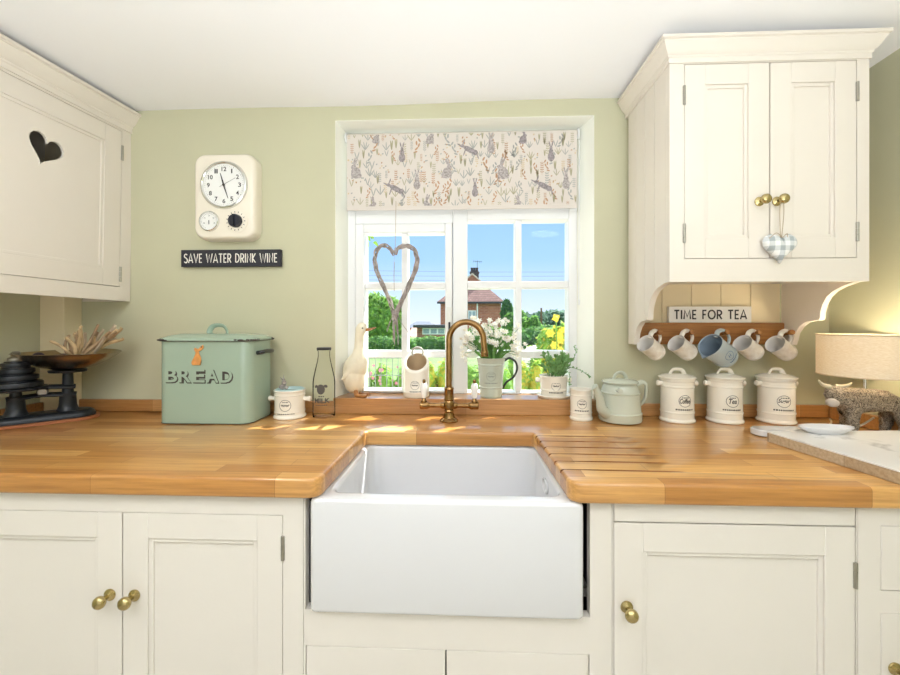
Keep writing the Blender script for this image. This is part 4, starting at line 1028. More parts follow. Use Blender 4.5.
# ---------------------------------------------------------------- things on the worktop, left of the sink
# bread bin
bxa, bxb = X(158.5, -.185), X(271, -.05); byb, byf = -.024, -.197
bw_, bd_ = bxb-bxa, byb-byf; bh = at(200, 338.2, byf).z-CT
t = thing('bread_bin', 'large pale green enamel bread bin with dark lettering and chipped rims', 'bread bin', ((bxa+bxb)/2, (byb+byf)/2, CT))
def rl(i, r, z): return rrect(-bw_/2+i, bw_/2-i, -bd_/2+i, bd_/2-i, r, z, 8)
bm = new()
loft(bm, [rl(.004, .034, .0005), rl(.0, .036, .0018), rl(0, .036, .0035)], mi=1)
loft(bm, [rl(.001, .035, .0036), rl(.001, .035, bh-.003), rl(.003, .034, bh-.002)], True, True)
obj('body', bm, [SAGEEN, CHIP], t, smooth=40)
bm = new()
loft(bm, [rl(-.005, .040, bh-.011), rl(-.006, .041, bh-.0095), rl(-.006, .041, bh-.0085)], True, False, 1)
loft(bm, [rl(-.0059, .041, bh-.0085), rl(-.0055, .041, bh-.005), rl(-.005, .040, bh-.001), rl(.004, .034, bh+.003), rl(.02, .03, bh+.009), rl(.045, .022, bh+.014), rl(.06, .01, bh+.0155)], False, True)
lid = obj('lid', bm, [SAGEEN, CHIP], t, smooth=50)
bm = new(); rnd = random.Random(8)
for k in range(48):
    s = k/48; per = rl(-.0062, .041, bh-.0065); q = per[int(s*len(per)) % len(per)]; q2 = per[(int(s*len(per))+1) % len(per)]; q = q+(q2-q)*rnd.random()
    bmesh.ops.create_icosphere(bm, subdivisions=1, radius=1, matrix=Matrix.Translation(q+Vector((0, 0, rnd.uniform(-.002, .002)))) @ Matrix.Diagonal((rnd.uniform(.004, .013), rnd.uniform(.001, .0018), rnd.uniform(.0015, .0035), 1)))
obj('rim_chips', bm, CHIP, lid, smooth=60)
bm = new(); tube(bm, spline([(-.032, 0, bh+.012), (-.031, 0, bh+.024), (-.020, 0, bh+.039), (0, 0, bh+.043), (.020, 0, bh+.039), (.031, 0, bh+.024), (.032, 0, bh+.012)], 5), .0045, 12, flat=2.1); obj('lid_handle', bm, SAGEEN, lid)
for s in (1,):
    bm = new(); z_ = bh-.052
    tube(bm, spline([(s*bw_/2, -.036, z_), (s*(bw_/2+.016), -.036, z_+.002), (s*(bw_/2+.020), -.015, z_+.004), (s*(bw_/2+.020), .015, z_+.004), (s*(bw_/2+.016), .036, z_+.002), (s*bw_/2, .036, z_)], 5), .0075, 12); obj('side_handle', bm, mat('black_enamel', '25272b', .2, coat=.5), t)
lw_ = at(233, 370, byf).x-at(164.5, 370, byf).x; lx_ = (at(233, 370, byf).x+at(164.5, 370, byf).x)/2-t.location.x; lz_ = at(204, 376, byf).z-CT; lh_ = at(204, 369, byf).z-at(204, 382.5, byf).z
def bread(dx, dz, eps, m, nm, bold):
    bm = new(); tot = []
    for i, ch in enumerate('BREAD'):
        cx_ = lx_-lw_/2+lw_*(i+.5)/5.0
        tot.append(shift2d(text2d(ch, lw_*.18, lh_, bold=bold), cx_+dx, lz_+dz))
    fy = -bd_/2+.001-eps; paint(bm, tot, lambda x, y: Vector((x, fy, y))); return obj(nm, bm, m, t, smooth=0, recalc=False)
bread(.0030, -.0030, .0004, INK, 'letter_shadow', .07); bread(.0016, -.0016, .0007, INK, 'letter_shadow', .07); bread(-.0008, .0008, .0010, SAGEEN, 'letter_face', .02)
# orange hare ornament on the bin
hp = at(197, 355, byf-.004); 
t2 = thing('hare_ornament', 'small orange wooden hare hung on the front of the bread bin', 'hare ornament', (hp.x, byf+.0005, hp.z))
out = [(-.015, -.034), (.010, -.034), (.013, -.020), (.012, -.008), (.006, .004), (.005, .012), (.016, .017), (.021, .025), (.020, .034), (.013, .030), (.006, .022), (.000, .020), (-.006, .024), (-.011, .022), (-.009, .014), (-.005, .008), (-.008, -.002), (-.013, -.012), (-.020, -.024), (-.019, -.031)]
bm = new(); prism(bm, out, -.0048, -.0008, 'y'); obj('hare_shape', bm, mat('orange_hare_paint', 'dd9a55', .6, var=.12, vscale=60), t2, bevel=.0012)
bm = new(); bmesh.ops.create_uvsphere(bm, u_segments=10, v_segments=6, radius=.0022, matrix=Matrix.Translation((.015, -.005, .027))); obj('nail_hole', bm, INK, t2)
# little lidded pot
p = at(290, 414, -.075); p.z = CT; pr = .052; hh = at(290, 389, -.075).z-CT
t = thing('garlic_pot', 'small cream pot with stub handles beside the bread bin', 'pot', tuple(p))
def potprof(r, h): return [(0, 0), (r*1.02, 0), (r*1.07, .002), (r*1.08, .006), (r*1.03, .011), (r*1.0, .013), (r*1.0, h*.21), (r*1.03, h*.215), (r*1.03, h*.245), (r*1.0, h*.25), (r*.99, h*.80), (r*1.03, h*.81), (r*1.03, h*.84), (r*1.0, h*.85), (r*1.0, h*.93), (r*1.05, h*.95), (r*1.06, h*.985), (r*1.03, h), (r*.95, h*.985), (r*.93, h*.90), (r*.92, .02), (0, .012)]
bm = new(); lathe(bm, potprof(pr, hh), 44); obj('body', bm, POT, t, smooth=35)
bm = new(); lathe(bm, [(0, hh*.90), (pr*.84, hh*.90), (pr*.935, hh*.93), (pr*.955, hh*1.005), (pr*.90, hh*1.03), (pr*.84, hh*1.0), (pr*.80, hh*.94), (0, hh*.935)], 40); obj('blue_liner', bm, mat('pale_blue_liner', 'b9d3d2', .3, coat=.3), t)
for s in (-1, 1):
    bm = new(); lathe(bm, [(.0095, -.006), (.008, .004), (.0075, .012), (.0095, .018), (.010, .022), (.008, .026), (0, .027)], 18, Matrix.Translation((s*pr*.99, 0, hh*.66)) @ Matrix.Rotation(R(90*s), 4, 'Y')); obj('stub_handle', bm, POT, t)
print_on('stamp', t, badge('', .0195, 31, .06), pr, .10, hh*.50)
bm = new(); rnd = random.Random(3)
for q, r_ in (((-.016, -.02, hh+.012), .011), ((-.012, -.022, hh+.026), .009), ((-.024, -.016, hh+.010), .008), ((-.002, -.024, hh+.009), .007), ((-.012, -.022, hh+.037), .005)):
    bmesh.ops.create_icosphere(bm, subdivisions=2, radius=r_, matrix=Matrix.Translation(q))
for v in bm.verts: v.co += Vector((rnd.uniform(-1, 1), rnd.uniform(-1, 1), rnd.uniform(-1, 1)))*.0013
blade(bm, (-.010, -.022, hh+.036), (-.014, -.022, hh+.045), (-.012, -.022, hh+.055), .002); blade(bm, (-.016, -.022, hh+.034), (-.022, -.022, hh+.042), (-.026, -.022, hh+.046), .002)
obj('grey_bird_top', bm, mat('grey_resin', '9a948f', .7, var=.25, vscale=60), t)
# milk bottle
p = at(324, 411, -.072); p.z = CT; mh = at(324, 348, -.072).z-CT; mr = .0395
t = thing('milk_bottle', 'clear glass milk bottle with a black rim and dark printing, left of the window', 'bottle', tuple(p))
pf = [(mr*.8, .0), (mr*.97, .003), (mr, .010), (mr, mh*.50), (mr*.96, mh*.56), (mr*.80, mh*.68), (mr*.60, mh*.81), (mr*.53, mh*.88), (mr*.53, mh*.955), (mr*.60, mh*.965), (mr*.62, mh*.985), (mr*.58, mh)]
bm = new(); lathe(bm, [(0, .002)]+pf+[(mr*.5, mh), (0, mh-.004)], 40); obj('glass', bm, CLEAR, t, smooth=50)
bm = new(); lathe(bm, [(mr*.535, mh*.972), (mr*.635, mh*.973), (mr*.65, mh*.99), (mr*.63, mh*1.008), (0, mh*1.01), (0, mh*1.002), (mr*.40, mh*1.0)], 32); obj('cap', bm, mat('black_cap', '202024', .5), t)
mk = [shift2d(text2d('MILK', .056, .0175, bold=.04), .004, -.018)]+[shift2d(m, 0, -.034) for m in bars(.04, 0, .003, 7, 4)]+[shift2d(m, .002, -.003) for m in bars(.02, 0, .004, 3, 2)]
cowm = [ell(0, .022, .0145, .018), ell(-.017, .032, .007, .005, 30), ell(.017, .033, .007, .005, -30)]
print_on('milk_print', t, mk+cowm, mr, .06, mh*.335, mat('bottle_print', '55504c', .6))

# ---------------------------------------------------------------- things on the worktop, right of the sink
# small tumbler pot
p = at(581, 415, -.070); p.z = CT; h_ = at(581, 388.5, -.070).z-CT; r_ = .0365
t = thing('beaker', 'small cream stoneware beaker on the worktop beside the teapot', 'beaker', tuple(p))
bm = new(); lathe(bm, [(0, 0), (r_*1.02, 0), (r_*1.08, .003), (r_*1.08, .008), (r_*1.0, .012), (r_*1.0, h_*.22), (r_*1.04, h_*.23), (r_*1.04, h_*.26), (r_*1.0, h_*.27), (r_*1.0, h_*.78), (r_*1.04, h_*.79), (r_*1.04, h_*.82), (r_*1.0, h_*.83), (r_*1.02, h_*.95), (r_*1.06, h_*.98), (r_*1.03, h_), (r_*.95, h_*.98), (r_*.92, .02), (0, .012)], 40); obj('body', bm, POT, t, smooth=35)
print_on('stamp', t, badge('', .0155, 41, .05), r_, -.18, h_*.55)
# teapot
p = at(620, 414.5, -.090); p.z = CT; th_ = at(620, 382, -.090).z-CT; tr_ = .068
TP = mat('blue_grey_teapot', 'c6cbbb', .2, coat=.4, var=.02, vscale=10)
t = thing('teapot', 'pale grey-green teapot between the cream beaker and the lidded jars', 'teapot', tuple(p))
bm = new(); lathe(bm, [(0, .002), (tr_*.92, .0015), (tr_*1.02, .005), (tr_*1.05, .012), (tr_*1.04, th_*.22), (tr_*1.05, th_*.235), (tr_*1.04, th_*.25), (tr_*1.0, th_*.27), (tr_*.92, th_*.72), (tr_*.95, th_*.735), (tr_*.95, th_*.76), (tr_*.91, th_*.775), (tr_*.84, th_*.90), (tr_*.78, th_*.96), (tr_*.72, th_*.985), (tr_*.70, th_*.975), (tr_*.68, th_*.5), (0, .02)], 48); obj('body', bm, TP, t, smooth=35)
bm = new(); lathe(bm, [(0, th_*.95), (tr_*.68, th_*.95), (tr_*.69, th_*.985), (tr_*.86, th_*.99), (tr_*.87, th_*1.02), (tr_*.80, th_*1.05), (tr_*.4, th_*1.09), (0, th_*1.10)], 40)
ld = obj('lid', bm, TP, t, smooth=40)
bm = new(); tube(bm, spline([(-.022, 0, th_*1.06), (-.017, 0, th_*1.18), (-.006, 0, th_*1.24), (.006, 0, th_*1.24), (.017, 0, th_*1.18), (.022, 0, th_*1.06)], 5), .0042, 12, flat=1.8); obj('lid_handle', bm, TP, ld)
bm = new(); sp = spline([(-.050, -.028, th_*.22), (-.074, -.040, th_*.35), (-.083, -.046, th_*.60), (-.096, -.052, th_*.84), (-.104, -.055, th_*.93)], 5)
n_s = len(sp); tube(bm, sp, [.021-.011*min(1, i/(n_s*.75)) for i in range(n_s)], 20); tube(bm, [sp[-1]-Vector((-.003, 0, .002)), sp[-1]+Vector((-.002, -.001, .002))], [.0115, .0115], 20); obj('spout', bm, TP, t, smooth=60)
bm = new(); tube(bm, spline([(.058, .01, th_*.92), (.080, .012, th_*.99), (.094, .014, th_*.92), (.095, .014, th_*.74), (.088, .013, th_*.52), (.070, .01, th_*.38)], 6), .0058, 12, flat=1.6); obj('handle', bm, TP, t)
for s in (-1, 1):
    bm = new(); lathe(bm, [(.008, -.004), (.007, .008), (.0085, .012), (.0085, .020), (0, .022)], 16, Matrix.Translation((-.026+s*.0, -tr_*.78, th_*.86)) @ Matrix.Rotation(R(90), 4, 'X')) if s < 0 else None
    if s < 0: obj('lug', bm, TP, t)
    else: bm.free()
# three lidded jars
def jar(px, word, a0, label, seed):
    Yj = -.075; p = at(px, 415, Yj); p.z = CT; h = at(px, 378, Yj).z-CT; r = .0525
    t = thing('storage_jar', label, 'storage jar', tuple(p), 0, 'three cream lidded jars')
    bm = new(); lathe(bm, potprof(r, h), 48); obj('body', bm, POT, t, smooth=35)
    bm = new(); lathe(bm, [(0, h*.97), (r*.90, h*.97), (r*.92, h*1.0), (r*1.12, h*1.005), (r*1.14, h*1.02), (r*1.12, h*1.04), (r*.9, h*1.075), (r*.4, h*1.11), (0, h*1.115)], 44); ld = obj('lid', bm, POT, t, smooth=40)
    bm = new(); tube(bm, spline([(-.025, 0, h*1.085), (-.019, 0, h*1.165), (-.010, 0, h*1.205), (.010, 0, h*1.205), (.019, 0, h*1.165), (.025, 0, h*1.085)], 5), .0042, 12, flat=1.9)
    hd = obj('lid_handle', bm, POT, ld); hd.rotation_euler = (0, 0, -a0*.2)
    for s in (-1, 1):
        bm = new(); lathe(bm, [(.010, -.006), (.0085, .004), (.008, .007), (.0095, .011), (.010, .014), (.008, .017), (0, .018)], 18, Matrix.Translation((s*r*.99, 0, h*.885)) @ Matrix.Rotation(R(90*s), 4, 'Y')); obj('stub_handle', bm, POT, t)
    print_on('stamp', t, badge(word, .0195, seed, .058), r, a0, h*.52)
jar(677, 'Coffee', .0, 'cream lidded jar stamped for coffee, next to the teapot', 51)
jar(724.5, 'Tea', -.10, 'cream lidded jar stamped for tea, middle of the three jars', 61)
jar(776, 'Sugar', -.22, 'cream lidded jar stamped for sugar, nearest the table lamp', 71)
# ---------------------------------------------------------------- marble-topped board, dish and slab at the right
A = Vector((.862, -.318)); ux = Vector((.398, .026)).normalized(); uy = Vector((.059, -.301)).normalized()
MAR = bpy.data.materials.new('white_marble'); MAR.use_nodes = True; n_, l_ = MAR.node_tree.nodes, MAR.node_tree.links; b_ = n_['Principled BSDF']; b_.inputs['Roughness'].default_value = .25
t_ = n_.new('ShaderNodeTexCoord'); w_ = n_.new('ShaderNodeTexNoise'); w_.inputs['Scale'].default_value = 7; w_.inputs['Detail'].default_value = 9; w_.inputs['Distortion'].default_value = 1.6; l_.new(t_.outputs['Object'], w_.inputs['Vector'])
c_ = n_.new('ShaderNodeValToRGB'); c_.color_ramp.elements[0].position = .30; c_.color_ramp.elements[0].color = lin('b9b7b6'); c_.color_ramp.elements[1].position = .44; c_.color_ramp.elements[1].color = lin('f3f1ee'); l_.new(w_.outputs['Fac'], c_.inputs[0]); l_.new(c_.outputs[0], b_.inputs['Base Color'])
WEA = wood('limed_wood', 'cdb79a', 'bda586', gk=.14, bw=1.5, rh=.2, coat=0, rough=.6)
t = thing('serving_board', 'large board with white marble top and pale wooden edges at the worktop right end', 'board', (A.x, A.y, CT))
t.rotation_euler = (0, 0, math.atan2(ux.y, ux.x))
bl, bd = .42, .33
bm = new(); sk_ = .0
prism(bm, [(0, 0), (bl, 0), (bl, -bd), (.032, -bd)], .0006, .026, 'z'); obj('wooden_edge', bm, WEA, t, smooth=0, bevel=.0015)
bm = new(); prism(bm, [(.0004, -.0004), (bl-.0004, -.0004), (bl-.0004, -bd+.0004), (.0324, -bd+.0004)], .0262, .030, 'z'); obj('marble_top', bm, MAR, t, smooth=0, bevel=.001)
q = at(826, 426, -.333); t = thing('oval_dish', 'small white oval dish lying on the back of the marble board', 'dish', (q.x, -.333, CT+.0302))
bm = new(); lathe(bm, [(0, .0), (.6, .0), (.62, .001), (.93, .013), (1.0, .0185), (.985, .020), (.95, .0195), (.9, .0155), (.6, .0045), (0, .004)], 48, Matrix.Diagonal((.074, .030, 1, 1))); obj('dish', bm, CERAM, t, smooth=40)
t = thing('white_slab', 'white rounded ceramic slab poking out behind the marble board, in front of the sugar jar', 'slab', (.968, -.245, CT))
bm = new(); loft(bm, [rrect(-.095, .085, -.034, .030, .028, z_, 8) if k_ else rrect(-.092, .082, -.031, .027, .026, z_, 8) for z_, k_ in ((.0005, 0), (.003, 1), (.017, 1), (.020, 0))]); obj('slab', bm, CERAM, t, smooth=40)

# ---------------------------------------------------------------- cow table lamp
LY = -.248; lq = at(865, 400, LY)
t = thing('table_lamp', 'lit table lamp with a linen drum shade on a shaggy highland cow base', 'lamp', (lq.x, LY, CT)); t.rotation_euler = (0, 0, R(-4))
COW = bpy.data.materials.new('shaggy_silvered_resin'); COW.use_nodes = True; n_, l_ = COW.node_tree.nodes, COW.node_tree.links; b_ = n_['Principled BSDF']
b_.inputs['Roughness'].default_value = .45; b_.inputs['Metallic'].default_value = .35
t_ = n_.new('ShaderNodeTexCoord'); v_ = n_.new('ShaderNodeTexVoronoi'); v_.inputs['Scale'].default_value = 130; v_.feature = 'SMOOTH_F1'
nz = n_.new('ShaderNodeTexNoise'); nz.inputs['Scale'].default_value = 60; nz.inputs['Detail'].default_value = 3; l_.new(t_.outputs['Object'], nz.inputs['Vector'])
mx = n_.new('ShaderNodeMix'); mx.data_type = 'RGBA'; mx.inputs['Factor'].default_value = .12; l_.new(t_.outputs['Object'], mx.inputs[6]); l_.new(nz.outputs['Color'], mx.inputs[7]); l_.new(mx.outputs[2], v_.inputs['Vector'])
c_ = n_.new('ShaderNodeValToRGB'); c_.color_ramp.elements[0].position = .1; c_.color_ramp.elements[0].color = lin('d9c8b0'); c_.color_ramp.elements[1].position = .62; c_.color_ramp.elements[1].color = lin('54463b'); l_.new(v_.outputs['Distance'], c_.inputs[0]); l_.new(c_.outputs[0], b_.inputs['Base Color'])
bp = n_.new('ShaderNodeBump'); bp.inputs['Strength'].default_value = .9; bp.inputs['Distance'].default_value = .004; bp.invert = True; l_.new(v_.outputs['Distance'], bp.inputs['Height']); l_.new(bp.outputs[0], b_.inputs['Normal'])
def skinned(name, V, E, m, parent, root=0, sub=2, disp=None):
    me = bpy.data.meshes.new(name); me.from_pydata([v[0] for v in V], E, []); o = bpy.data.objects.new(name, me); COL.objects.link(o); o.parent = parent
    sm = o.modifiers.new('skin', 'SKIN'); sm.use_smooth_shade = True
    for i, v in enumerate(V):
        sv = me.skin_vertices[0].data[i]; sv.radius = v[1] if isinstance(v[1], tuple) else (v[1], v[1]); sv.use_root = i == root
    ss = o.modifiers.new('sub', 'SUBSURF'); ss.levels = ss.render_levels = sub
    if disp:
        tx = bpy.data.textures.new(name, 'CLOUDS'); tx.noise_scale = disp[0]; tx.noise_depth = 2
        d = o.modifiers.new('shag', 'DISPLACE'); d.texture = tx; d.strength = disp[1]; d.mid_level = .5; d.texture_coords = 'LOCAL'
    me.materials.append(m); return o
V = [((.020, 0, .108), (.032, .032)), ((.082, 0, .110), (.031, .031)), ((-.044, 0, .110), (.034, .035)), ((-.076, -.004, .120), (.026, .028)), ((-.104, -.014, .130), (.025, .026)), ((-.121, -.038, .112), (.018, .016)),
     ((-.050, -.020, .060), .017), ((-.053, -.022, .004), .014), ((-.036, .020, .060), .017), ((-.034, .022, .004), .014),
     ((.084, -.020, .062), .019), ((.088, -.022, .034), .013), ((.084, -.022, .004), .014), ((.076, .020, .062), .019), ((.078, .026, .030), .014), ((.074, .026, .004), .014), ((.113, 0, .098), .010), ((.120, 0, .055), .009), ((-.108, -.013, .150), .014)]
E = [(0, 1), (0, 2), (2, 3), (3, 4), (4, 5), (2, 6), (6, 7), (2, 8), (8, 9), (1, 10), (10, 11), (11, 12), (1, 13), (13, 14), (14, 15), (1, 16), (16, 17), (4, 18)]
skinned('cow_figure', V, E, COW, t, 0, 3, (.007, .008))['label'] = 'shaggy highland cow figure in silvery brown'
HORN = mat('pale_horn', 'd9cdb2', .45)
for s, pts in ((-1, [(-.114, -.020, .150), (-.130, -.026, .154), (-.144, -.032, .161), (-.152, -.035, .171)]), (1, [(-.092, -.014, .149), (-.076, -.016, .150), (-.062, -.020, .155), (-.053, -.022, .163)])):
    bm = new(); sp = spline(pts, 5); tube(bm, sp, [.0062*(1-i/(len(sp)-1))**.7+.0012 for i in range(len(sp))], 10); obj('horn', bm, HORN, t)
bm = new(); loft(bm, [[Vector((-.124, -.039, .110))+Vector((-.35, -.93, -.15)).normalized()*d+Vector((.93, -.35, 0))*r_*cos(a)+Vector((0, 0, 1))*r_*.75*sin(a) for a in [2*pi*k/14 for k in range(14)]] for d, r_ in ((.008, .015), (.018, .0155), (.022, .012), (.0235, .006))]); obj('muzzle', bm, mat('pale_muzzle', 'b9aca0', .5), t, smooth=60)
pz0, sb, st_ = .128, EYE-.160-CT, EYE-.0385-CT
bm = new(); lathe(bm, [(0, pz0), (.011, pz0), (.011, pz0+.008), (.0045, pz0+.011), (.004, sb+.03), (.012, sb+.031), (.012, sb+.062), (0, sb+.063)], 16); obj('pole', bm, mat('brushed_chrome', 'c9c9c6', .25, 1), t)
bm = new(); bmesh.ops.create_uvsphere(bm, u_segments=16, v_segments=10, radius=.018, matrix=Matrix.Translation((0, 0, sb+.082)))
bu = obj('bulb', bm, mat('lit_bulb', 'ffe2b0', .4, emis='ffd9a0', estr=6), t)
SH = bpy.data.materials.new('linen_shade'); SH.use_nodes = True; n_, l_ = SH.node_tree.nodes, SH.node_tree.links; n_.remove(n_['Principled BSDF'])
df = n_.new('ShaderNodeBsdfDiffuse'); ts = n_.new('ShaderNodeBsdfTranslucent'); mx = n_.new('ShaderNodeMixShader'); mx.inputs[0].default_value = .42
t_ = n_.new('ShaderNodeTexCoord'); mp = n_.new('ShaderNodeMapping'); mp.inputs['Scale'].default_value = (40, 40, 260); l_.new(t_.outputs['Object'], mp.inputs[0]); nz = n_.new('ShaderNodeTexNoise'); nz.inputs['Scale'].default_value = 3; l_.new(mp.outputs[0], nz.inputs['Vector'])
c_ = n_.new('ShaderNodeValToRGB'); c_.color_ramp.elements[0].position = .3; c_.color_ramp.elements[0].color = lin('e8dcc6'); c_.color_ramp.elements[1].position = .7; c_.color_ramp.elements[1].color = lin('f8f0e2'); l_.new(nz.outputs['Fac'], c_.inputs[0])
l_.new(c_.outputs[0], df.inputs[0]); l_.new(c_.outputs[0], ts.inputs[0]); l_.new(df.outputs[0], mx.inputs[1]); l_.new(ts.outputs[0], mx.inputs[2]); l_.new(mx.outputs[0], n_['Material Output'].inputs[0])
sr_ = .110
bm = new(); lathe(bm, [(sr_, sb), (sr_, st_), (sr_-.0015, st_), (sr_-.0015, sb), (sr_, sb)], 64); bmesh.ops.remove_doubles(bm, verts=bm.verts[:], dist=1e-6); sh_o = obj('lamp_shade', bm, SH, t, smooth=40)
bm = new()
for z_ in (sb, st_): tube(bm, [(sr_*cos(2*pi*k/48), sr_*sin(2*pi*k/48), z_) for k in range(48)], .0018, 6, closed=True)
obj('shade_rim', bm, mat('shade_rim_tape', 'cdbb9c', .7), sh_o)
bm = new()
for k in range(3): tube(bm, [(.012*cos(k*2.094+.5), .012*sin(k*2.094+.5), sb+.036), (sr_*.985*cos(k*2.094+.5), sr_*.985*sin(k*2.094+.5), st_-.012)], .0012, 6)
obj('shade_carrier', bm, STEEL, sh_o)
bm = new(); tube(bm, spline([(.05, .03, .05), (.03, .05, .02), (-.01, .055, .004), (-.02, .10, .003), (.03, .16, .003), (.06, .205, .003)], 6), .0028, 8); obj('flex', bm, mat('clear_flex', 'd8cfb8', .4), t)
L = lamp('lamp_bulb_light', 'POINT', (lq.x, LY, CT+sb+.082), 8.0, (1, .84, .60), .02)
bu.visible_shadow = True

# ---------------------------------------------------------------- cast-iron kitchen scale at the left
PC = Vector((-1.402, -.145)); WC = Vector((-1.492, -.232)); ax = (WC-PC); ln = ax.length; ang = math.atan2(ax.y, ax.x)
t = thing('kitchen_scale', 'old black cast-iron balance scale with a wide oval pan', 'scale', (PC.x, PC.y, CT), 0)
def loc(v): return Vector((PC.x+v[0]*cos(ang)-v[1]*sin(ang), PC.y+v[0]*sin(ang)+v[1]*cos(ang)))
def rot(loop): return [Vector((p.x*cos(ang)-p.y*sin(ang), p.x*sin(ang)+p.y*cos(ang), p.z)) for p in loop]
bm = new(); loft(bm, [rot(rrect(-.085, ln+.075, -.060, .060, .058, z_, 10)) for z_ in (.0005, .008)]+[rot(rrect(-.083, ln+.073, -.058, .058, .056, .010, 10))]); obj('plinth_edge', bm, mat('reddish_wood', '9c5f3a', .5), t)
bm = new(); loft(bm, [rot(rrect(-.075+i, ln+.065-i, -.050+i, .050-i, .048-i, z_, 10)) for i, z_ in ((0, .0104), (0, .020), (.006, .028), (.014, .033), (.017, .034))]); obj('base', bm, IRON, t, smooth=50)
def M_(x, y=0): p = Vector((x*cos(ang)-y*sin(ang), x*sin(ang)+y*cos(ang), 0)); return Matrix.Translation(p)
for x in (0, ln):
    bm = new(); lathe(bm, [(.034, .030), (.028, .040), (.024, .052), (.022, .085), (.024, .095)], 24, M_(x)); obj('pillar', bm, IRON, t, smooth=50)
for zz_, y in ((.088, 0), (.115, 0)):
    bm = new(); a_ = M_(-.02).translation; b2 = M_(ln+.02).translation
    for s in (-1, 1):
        o_ = Vector((-sin(ang), cos(ang), 0))*.014*s; tube(bm, [a_+o_+Vector((0, 0, zz_)), (a_+b2)/2+o_+Vector((0, 0, zz_+.006)), b2+o_+Vector((0, 0, zz_))], .0055, 10, flat=1.4)
    obj('beam', bm, IRON, t)
bm = new(); lathe(bm, [(0, -.018), (.012, -.018), (.015, -.012), (.015, .012), (.012, .018), (0, .018)], 20, M_(ln/2) @ Matrix.Translation((0, 0, .105)) @ Matrix.Rotation(ang+R(90), 4, 'Z') @ Matrix.Rotation(R(90), 4, 'Y')); obj('pivot', bm, mat('worn_steel', '8f8b86', .35, 1), t)
pz_ = at(64, 353, PC.y).z-CT
bm = new(); lathe(bm, [(.016, .09), (.014, pz_-.07), (.05, pz_-.066), (.052, pz_-.0585), (0, pz_-.0585)], 24, M_(0)); obj('pan_support', bm, IRON, t)
bm = new(); lathe(bm, [(.016, .09), (.014, .112), (.078, .118), (.080, .123), (.076, .127), (0, .126)], 32, M_(ln)); wp = obj('weight_plate', bm, IRON, t)
PX_, PY_ = .165, .118
bm = new(); prof = [(0, pz_-.058), (.25, pz_-.057), (.5, pz_-.048), (.75, pz_-.029), (.92, pz_-.011), (1.0, pz_), (1.015, pz_+.001), (1.0, pz_+.0025), (.91, pz_-.008), (.74, pz_-.026), (.5, pz_-.045), (.25, pz_-.054), (0, pz_-.055)]
lathe(bm, prof, 56, Matrix.Diagonal((PX_, PY_, 1, 1)))
for v in bm.verts: v.co.z += .010*(v.co.x/PX_)**2*0+.006*max(0, v.co.y/PY_)**2
obj('pan', bm, PEW, t, smooth=50)
# weights piled on the plate
wz_ = CT+.1272; wl = loc((ln, 0)); names = ['largest round iron weight, bottom of the pile on the scale', 'second round iron weight from the bottom of the pile on the scale', 'third round iron weight in the pile on the scale', 'small iron weight near the top of the pile on the scale']
for i, (r_, h_) in enumerate(((.066, .024), (.055, .022), (.046, .020), (.036, .018))):
    o = thing('scale_weight', names[i], 'weight', (wl.x, wl.y, wz_+.0004), 0, 'round iron weights on the scale')
    bm = new(); lathe(bm, [(0, 0), (r_*.96, 0), (r_, .002), (r_, h_*.55), (r_*.97, h_*.7), (r_*.78, h_*.8), (r_*.74, h_), (0, h_)], 36); obj('disc', bm, IRON, o, smooth=35)
    wz_ += h_+.0004
o = thing('scale_weight', 'little silver-topped weight crowning the pile on the scale', 'weight', (wl.x, wl.y, wz_+.0004), 0, 'round iron weights on the scale')
bm = new(); lathe(bm, [(0, 0), (.020, 0), (.021, .002), (.020, .010), (.012, .014), (.008, .018), (.011, .022), (.012, .027), (.008, .032), (0, .033)], 24); obj('disc', bm, mat('tarnished_silver', '9d9a94', .35, .9), o)
# dried husks and dark plums in the pan
rnd = random.Random(21)
hb = Vector((PC.x+.035, PC.y-.006, CT+pz_-.046))
t = thing('dried_husks', 'bunch of dried papery corn husks fanned out in the scale pan', 'dried husks', tuple(hb))
HM = [mat('dry_husk_straw', 'c8ab80', .8, var=.22, vscale=30), mat('dry_husk_brown', 'a88c6c', .8, var=.3, vscale=30), mat('dry_husk_pale', 'cbb99f', .8, var=.15, vscale=30)]
HH = lambda px, py: at(px, py, PC.y-.006)-hb
HL = [(117, 332, 1), (114, 329, 0), (110, 330, 2), (104, 326.5, 2), (97, 325.5, 1), (91, 330, 0), (85, 326.5, 0), (80, 331, 1), (70, 334, 0), (57, 341, 0), (63, 336, 1), (115, 337, 2), (108, 336, 1), (112, 333, 1), (106, 331, 0), (101, 330, 2), (94, 333, 1), (88, 333, 2), (83, 335, 1), (75, 338, 0), (66, 343, 1), (113, 340, 0), (105, 339, 2), (99, 337, 0)]
